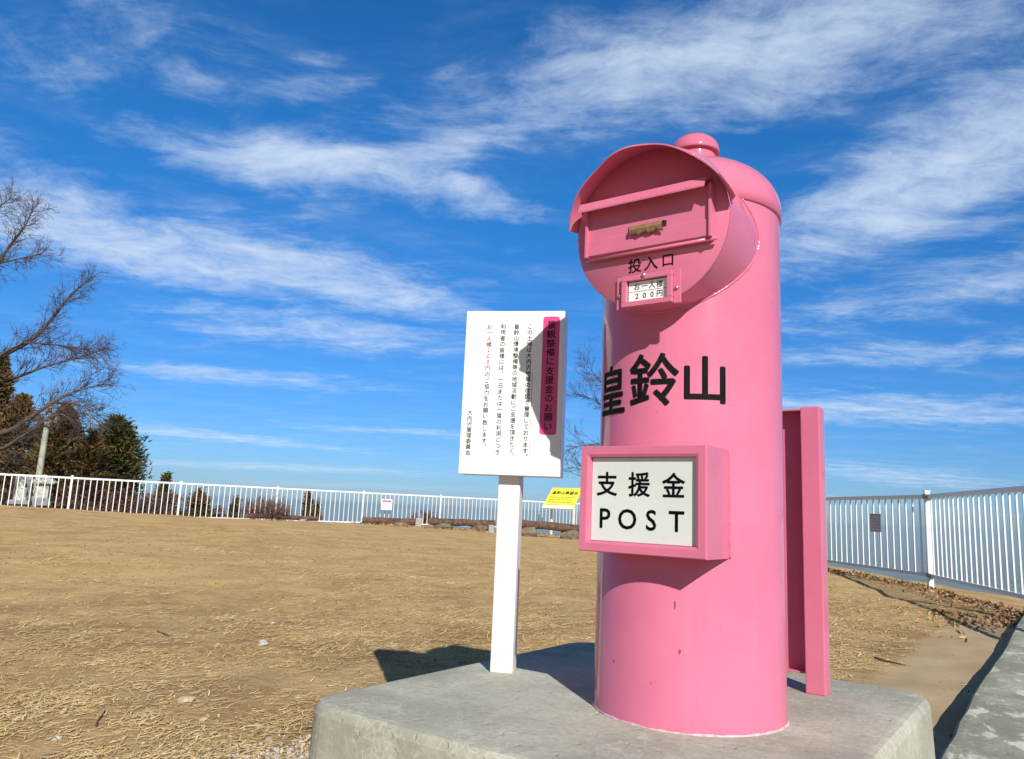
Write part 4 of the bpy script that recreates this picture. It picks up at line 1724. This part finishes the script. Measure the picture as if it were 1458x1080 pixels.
def conifer(px, py_top, Y, half_px, label, mat, n=5200, shape=0.8, group='evergreen trees beyond the far railing', low=None):
    rr = np.random.default_rng(abs(int(px * 7 + py_top)))
    top = at_depth(px, py_top, Y)
    zb = gz(top.x, top.y) - 0.3
    Rr = half_px / FOC * Y
    org = Vector((top.x, top.y, zb))
    H = top.z - zb
    root = empty('conifer', org)
    tag(root, label, 'tree', group)
    mb = MB()
    mb.tube([(0, 0, 0), (0.03, 0.02, H * 0.5), (0, 0, H * 0.97)], [0.11 + H * 0.008, 0.08, 0.02], 8)
    mb.build('trunk', MATS['bark'], root)
    # crown: boughs at many heights and bearings, each carrying sprays of small leaf faces
    Vs, Qs, o = [], [], 0
    nb = int(n / 34)
    zc0 = H * 0.10
    for b in range(nb):
        t = rr.random() ** 0.85
        z = zc0 + (H - zc0) * t
        prof = (1 - t) ** shape * (0.85 + 0.15 * sin(9 * t)) + 0.015
        az = rr.uniform(0, 2 * pi)
        L = Rr * prof * rr.uniform(0.62, 1.14)
        if rr.random() < 0.10:
            L *= 1.22
        m = 34
        s = rr.random(m) ** 0.55
        droop = -0.10 + 0.30 * s * s
        bx, by = np.cos(az), np.sin(az)
        wd = 0.10 + 0.22 * L
        px_ = bx * L * s + rr.normal(0, wd * 0.5, m) * -by
        py_ = by * L * s + rr.normal(0, wd * 0.5, m) * bx
        pz_ = z + droop * L + rr.normal(0, 0.09, m)
        ax = np.stack([np.full(m, bx) + rr.normal(0, 0.5, m), np.full(m, by) + rr.normal(0, 0.5, m), 0.55 + rr.normal(0, 0.4, m)], 1)
        ax /= np.linalg.norm(ax, axis=1)[:, None]
        sd = np.cross(ax, rr.normal(0, 1, (m, 3)))
        sd /= np.linalg.norm(sd, axis=1)[:, None]
        ln = rr.uniform(0.06, 0.15, m)[:, None] * (0.8 + 0.05 * H)
        C = np.stack([px_, py_, pz_], 1)
        V = np.stack([C - ax * ln * 0.5, C + sd * ln * 0.22, C + ax * ln, C - sd * ln * 0.22], 1).reshape(-1, 3)
        Vs.append(V)
        Qs.append(np.arange(4 * m).reshape(m, 4) + o)
        o += 4 * m
    raw_mesh('crown', np.concatenate(Vs), np.concatenate(Qs), MATS[mat], root)


conifer(170, 597, 31.0, 92, 'dark green bushy evergreen at the right end of the trees, nearest the open sky', 'cedar_green', 34000, 0.55)
conifer(95, 580, 32.0, 92, 'rust coloured evergreen directly behind the pale pole', 'cedar_rust', 28000, 0.66)
conifer(133, 618, 29.5, 70, 'lower rusty evergreen between the pole tree and the bushy green one', 'cedar_rust', 18000, 0.58)
conifer(6, 505, 34.0, 50, 'tallest narrow evergreen at the left edge behind the bare branches', 'cedar_rust', 17000, 0.62)
conifer(34, 566, 33.0, 84, 'rusty brown evergreen left of the pale pole', 'cedar_rust', 22000, 0.58)
conifer(62, 604, 36.0, 84, 'dark evergreen half hidden behind the pale pole and rusty crowns', 'cedar_green', 14000, 0.5)
conifer(-38, 540, 33.0, 60, 'broad evergreen cut by the left edge of the view', 'cedar_green', 12000, 0.6)
conifer(439, 708, 24.6, 15, 'small pointed dark evergreen just right of the round bare bush', 'cedar_rust', 1900, 0.7)
conifer(452, 719, 24.8, 12, 'tiny dark evergreen tip right of the small pointed one', 'cedar_rust', 1200, 0.7)
conifer(336, 716, 23.4, 15, 'small dark evergreen just left of the round bare bush', 'cedar_rust', 1700, 0.7)
conifer(237, 677, 30.5, 26, 'dark treetop showing just above the railing beside the evergreens', 'cedar_green', 4200, 0.5)
conifer(284, 705, 23.4, 28, 'low dark evergreen at the right end of the reddish scrub', 'cedar_rust', 3600, 0.55)


def scrub(px, pt, Y, half, label, mat='red_scrub', n=1700):
    """dense reddish brown thicket: stems with withered leaves"""
    rr = np.random.default_rng(abs(int(px)) + 5)
    p = at_depth(px, pt, Y)
    zb = gz(p.x, p.y)
    H = max(p.z - zb, 0.5)
    Rr = half / FOC * Y
    org = Vector((p.x, p.y, zb))
    root = empty('scrub_thicket', org)
    tag(root, label, 'shrub', 'reddish scrub behind the far railing')
    mb = MB()
    for k in range(70):
        x, y = rr.normal(0, Rr * 0.5), rr.normal(0, 0.35)
        h = H * rr.uniform(0.65, 1.05)
        mb.tube([(x, y, -0.1), (x + rr.normal(0, 0.06), y + rr.normal(0, 0.06), h * 0.5), (x + rr.normal(0, 0.16), y + rr.normal(0, 0.1), h)], [0.010, 0.008, 0.004], 3, caps=False)
    mb.build('stem', MATS['bush_twig'], root)
    x = rr.normal(0, Rr * 0.55, n)
    y = rr.normal(0, 0.35, n)
    z = rr.random(n) ** 0.8 * H * (0.98 - 0.25 * (np.abs(x) / (Rr + 1e-6)) ** 2) * (0.75 + 0.4 * vnoise(x * 3 + 40, x * 0 + 7.3, abs(int(px))))
    z = np.maximum(z, 0.02)
    V, Q = leaf_cloud(x, y, z, rr.uniform(0.03, 0.085, n))
    raw_mesh('foliage', V, Q, MATS[mat], root)


names = ['at the left edge behind the stone monuments', 'between the two stone monuments', 'just right of the monuments by the first post', 'below the rusty evergreens',
         'below the lower rusty evergreen', 'below the bushy green evergreen', 'at the right foot of the evergreens', 'by the fence post right of the evergreens',
         'thinning out toward the open view', 'low and last before the open view']
for (px, pt, hf), nm in zip(((-12, 690, 26), (30, 688, 22), (92, 686, 22), (120, 690, 22), (150, 692, 22), (180, 694, 22), (210, 696, 22), (240, 698, 20), (268, 708, 18), (306, 722, 16)), names):
    yy = 22.3 + (px + 12) * 0.0105
    scrub(px, pt + 2, yy + (1.6 if px < 60 else 0), hf * 1.15, 'reddish brown withered scrub ' + nm)


def twig_bush(px, pt, Y, half, label, n=120, mat='bush_twig', seed=3):
    rr = random.Random(seed)
    p = at_depth(px, pt, Y)
    zb = gz(p.x, p.y)
    H = max(p.z - zb, 0.6)
    Rr = half / FOC * Y
    root = empty('bare_bush', (p.x, p.y, zb))
    tag(root, label, 'shrub')
    T = Tree()
    for k in range(n):
        a = rr.uniform(0, 2 * pi)
        q = sqrt(rr.random())
        d = Vector((cos(a) * q * Rr / H * 1.5, sin(a) * q * 0.7, 1.0 - 0.35 * q * q))
        b = Vector((cos(a) * 0.12, sin(a) * 0.12, 0))
        T.grow(b, d, H * rr.uniform(0.42, 0.62), 0.016, 2, 0.05, 0.5, rr)
    mb = MB()
    mb.v = T.big.v + T.small.v
    mb.f = T.big.f + [tuple(i + len(T.big.v) for i in f) for f in T.small.f]
    mb.sm = T.big.sm + T.small.sm
    mb.build('branches', MATS[mat], root)


twig_bush(382, 699, 23.6, 36, 'round leafless bush rising behind the far railing above the thin log', 190, seed=3)
twig_bush(606, 719, 26.5, 20, 'small sparse leafless shrub behind the gap between two logs', 40, seed=8)


# ------------------------------------------------------------------ pale pole and the two monuments at the left
def build_pole():
    a = at_depth(50, 712, 26.0)
    b = at_depth(72, 572, 26.0)
    zb = gz(a.x, a.y) - 0.3
    org = Vector((a.x, a.y, zb))
    d = (b - a)
    base = a + d * ((zb - a.z) / d.z)
    root = empty('utility_pole', base)
    tag(root, 'pale weathered pole with a bracket near its top among the evergreens', 'pole')
    L = b - base
    mb = MB()
    mb.tube([L * t for t in (0, 0.3, 0.6, 0.9, 1.0)], [0.13, 0.12, 0.105, 0.085, 0.08], 14)
    mb.build('shaft', MATS['pole_concrete'], root)
    mb = MB()
    q = L * 0.90
    mb.box((q.x, q.y - 0.02, q.z), (0.62, 0.07, 0.07), 0.2)
    mb.build('cross_arm', MATS['bracket_steel'], root)
    for dx in (-0.26, 0.0, 0.26):
        mb = MB()
        mb.lathe([(0.02, 0.0), (0.05, 0.03), (0.03, 0.07), (0.055, 0.10), (0.03, 0.15), (0.001, 0.17)], 10, Matrix.Translation((q.x + dx, q.y - 0.02 + dx * 0.2, q.z + 0.035)))
        mb.build('insulator', MATS['pale_stone'], root)


build_pole()


def build_monuments():
    # left: grey slab with a pale seated figure carved in front of it
    p = at_depth(28, 712, 22.3)
    z = p.z - 0.10
    root = empty('stone_monument', (p.x, p.y, z), R(18))
    tag(root, 'grey upright stone slab with a pale carved figure, left of two behind the railing', 'stone monument')
    mb = MB()
    mb.bbox((0, 0.14, 0.42), (0.42, 0.12, 0.84), 0.02)
    mb.build('slab', MATS['monument_stone'], root)
    mb = MB()
    mb.bbox((0, 0.05, 0.05), (0.56, 0.44, 0.12), 0.015)
    mb.build('base', MATS['monument_stone'], root)
    mb = MB()
    prof = [(0.15, 0.10), (0.17, 0.16), (0.13, 0.26), (0.14, 0.36), (0.12, 0.44), (0.055, 0.48), (0.05, 0.50), (0.085, 0.55), (0.09, 0.60), (0.06, 0.66), (0.002, 0.68)]
    mb.lathe(prof, 16, Matrix.Translation((0.02, -0.02, 0)) @ Matrix.Diagonal((1, 0.75, 1, 1)))
    mb.build('carved_figure', MATS['pale_stone'], root)
    p = at_depth(59, 714, 22.8)
    root = empty('stone_shrine', (p.x, p.y, p.z - 0.10), R(18))
    tag(root, 'small pale stone shrine with a capped roof, right of two behind the railing', 'stone shrine')
    mb = MB()
    mb.bbox((0, 0, 0.06), (0.58, 0.46, 0.14), 0.015)
    mb.bbox((0, 0, 0.17), (0.46, 0.36, 0.08), 0.01)
    mb.build('base', MATS['monument_stone'], root)
    mb = MB()
    mb.bbox((0, 0, 0.43), (0.34, 0.28, 0.44), 0.012)
    mb.build('body', MATS['pale_stone'], root)
    mb = MB()
    ring = [(0.32, 0.26, 0.62), (0.34, 0.28, 0.66), (0.20, 0.17, 0.76), (0.09, 0.08, 0.80), (0.05, 0.05, 0.88)]
    vs, fs = [], []
    for a, b, h in ring:
        vs += [(-a, -b, h), (a, -b, h), (a, b, h), (-a, b, h)]
    for i in range(len(ring) - 1):
        for k in range(4):
            fs.append((i * 4 + k, i * 4 + (k + 1) % 4, (i + 1) * 4 + (k + 1) % 4, (i + 1) * 4 + k))
    fs.append((3, 2, 1, 0))
    e = (len(ring) - 1) * 4
    fs.append((e, e + 1, e + 2, e + 3))
    mb.add(vs, fs)
    mb.build('roof', MATS['pale_stone'], root)


build_monuments()
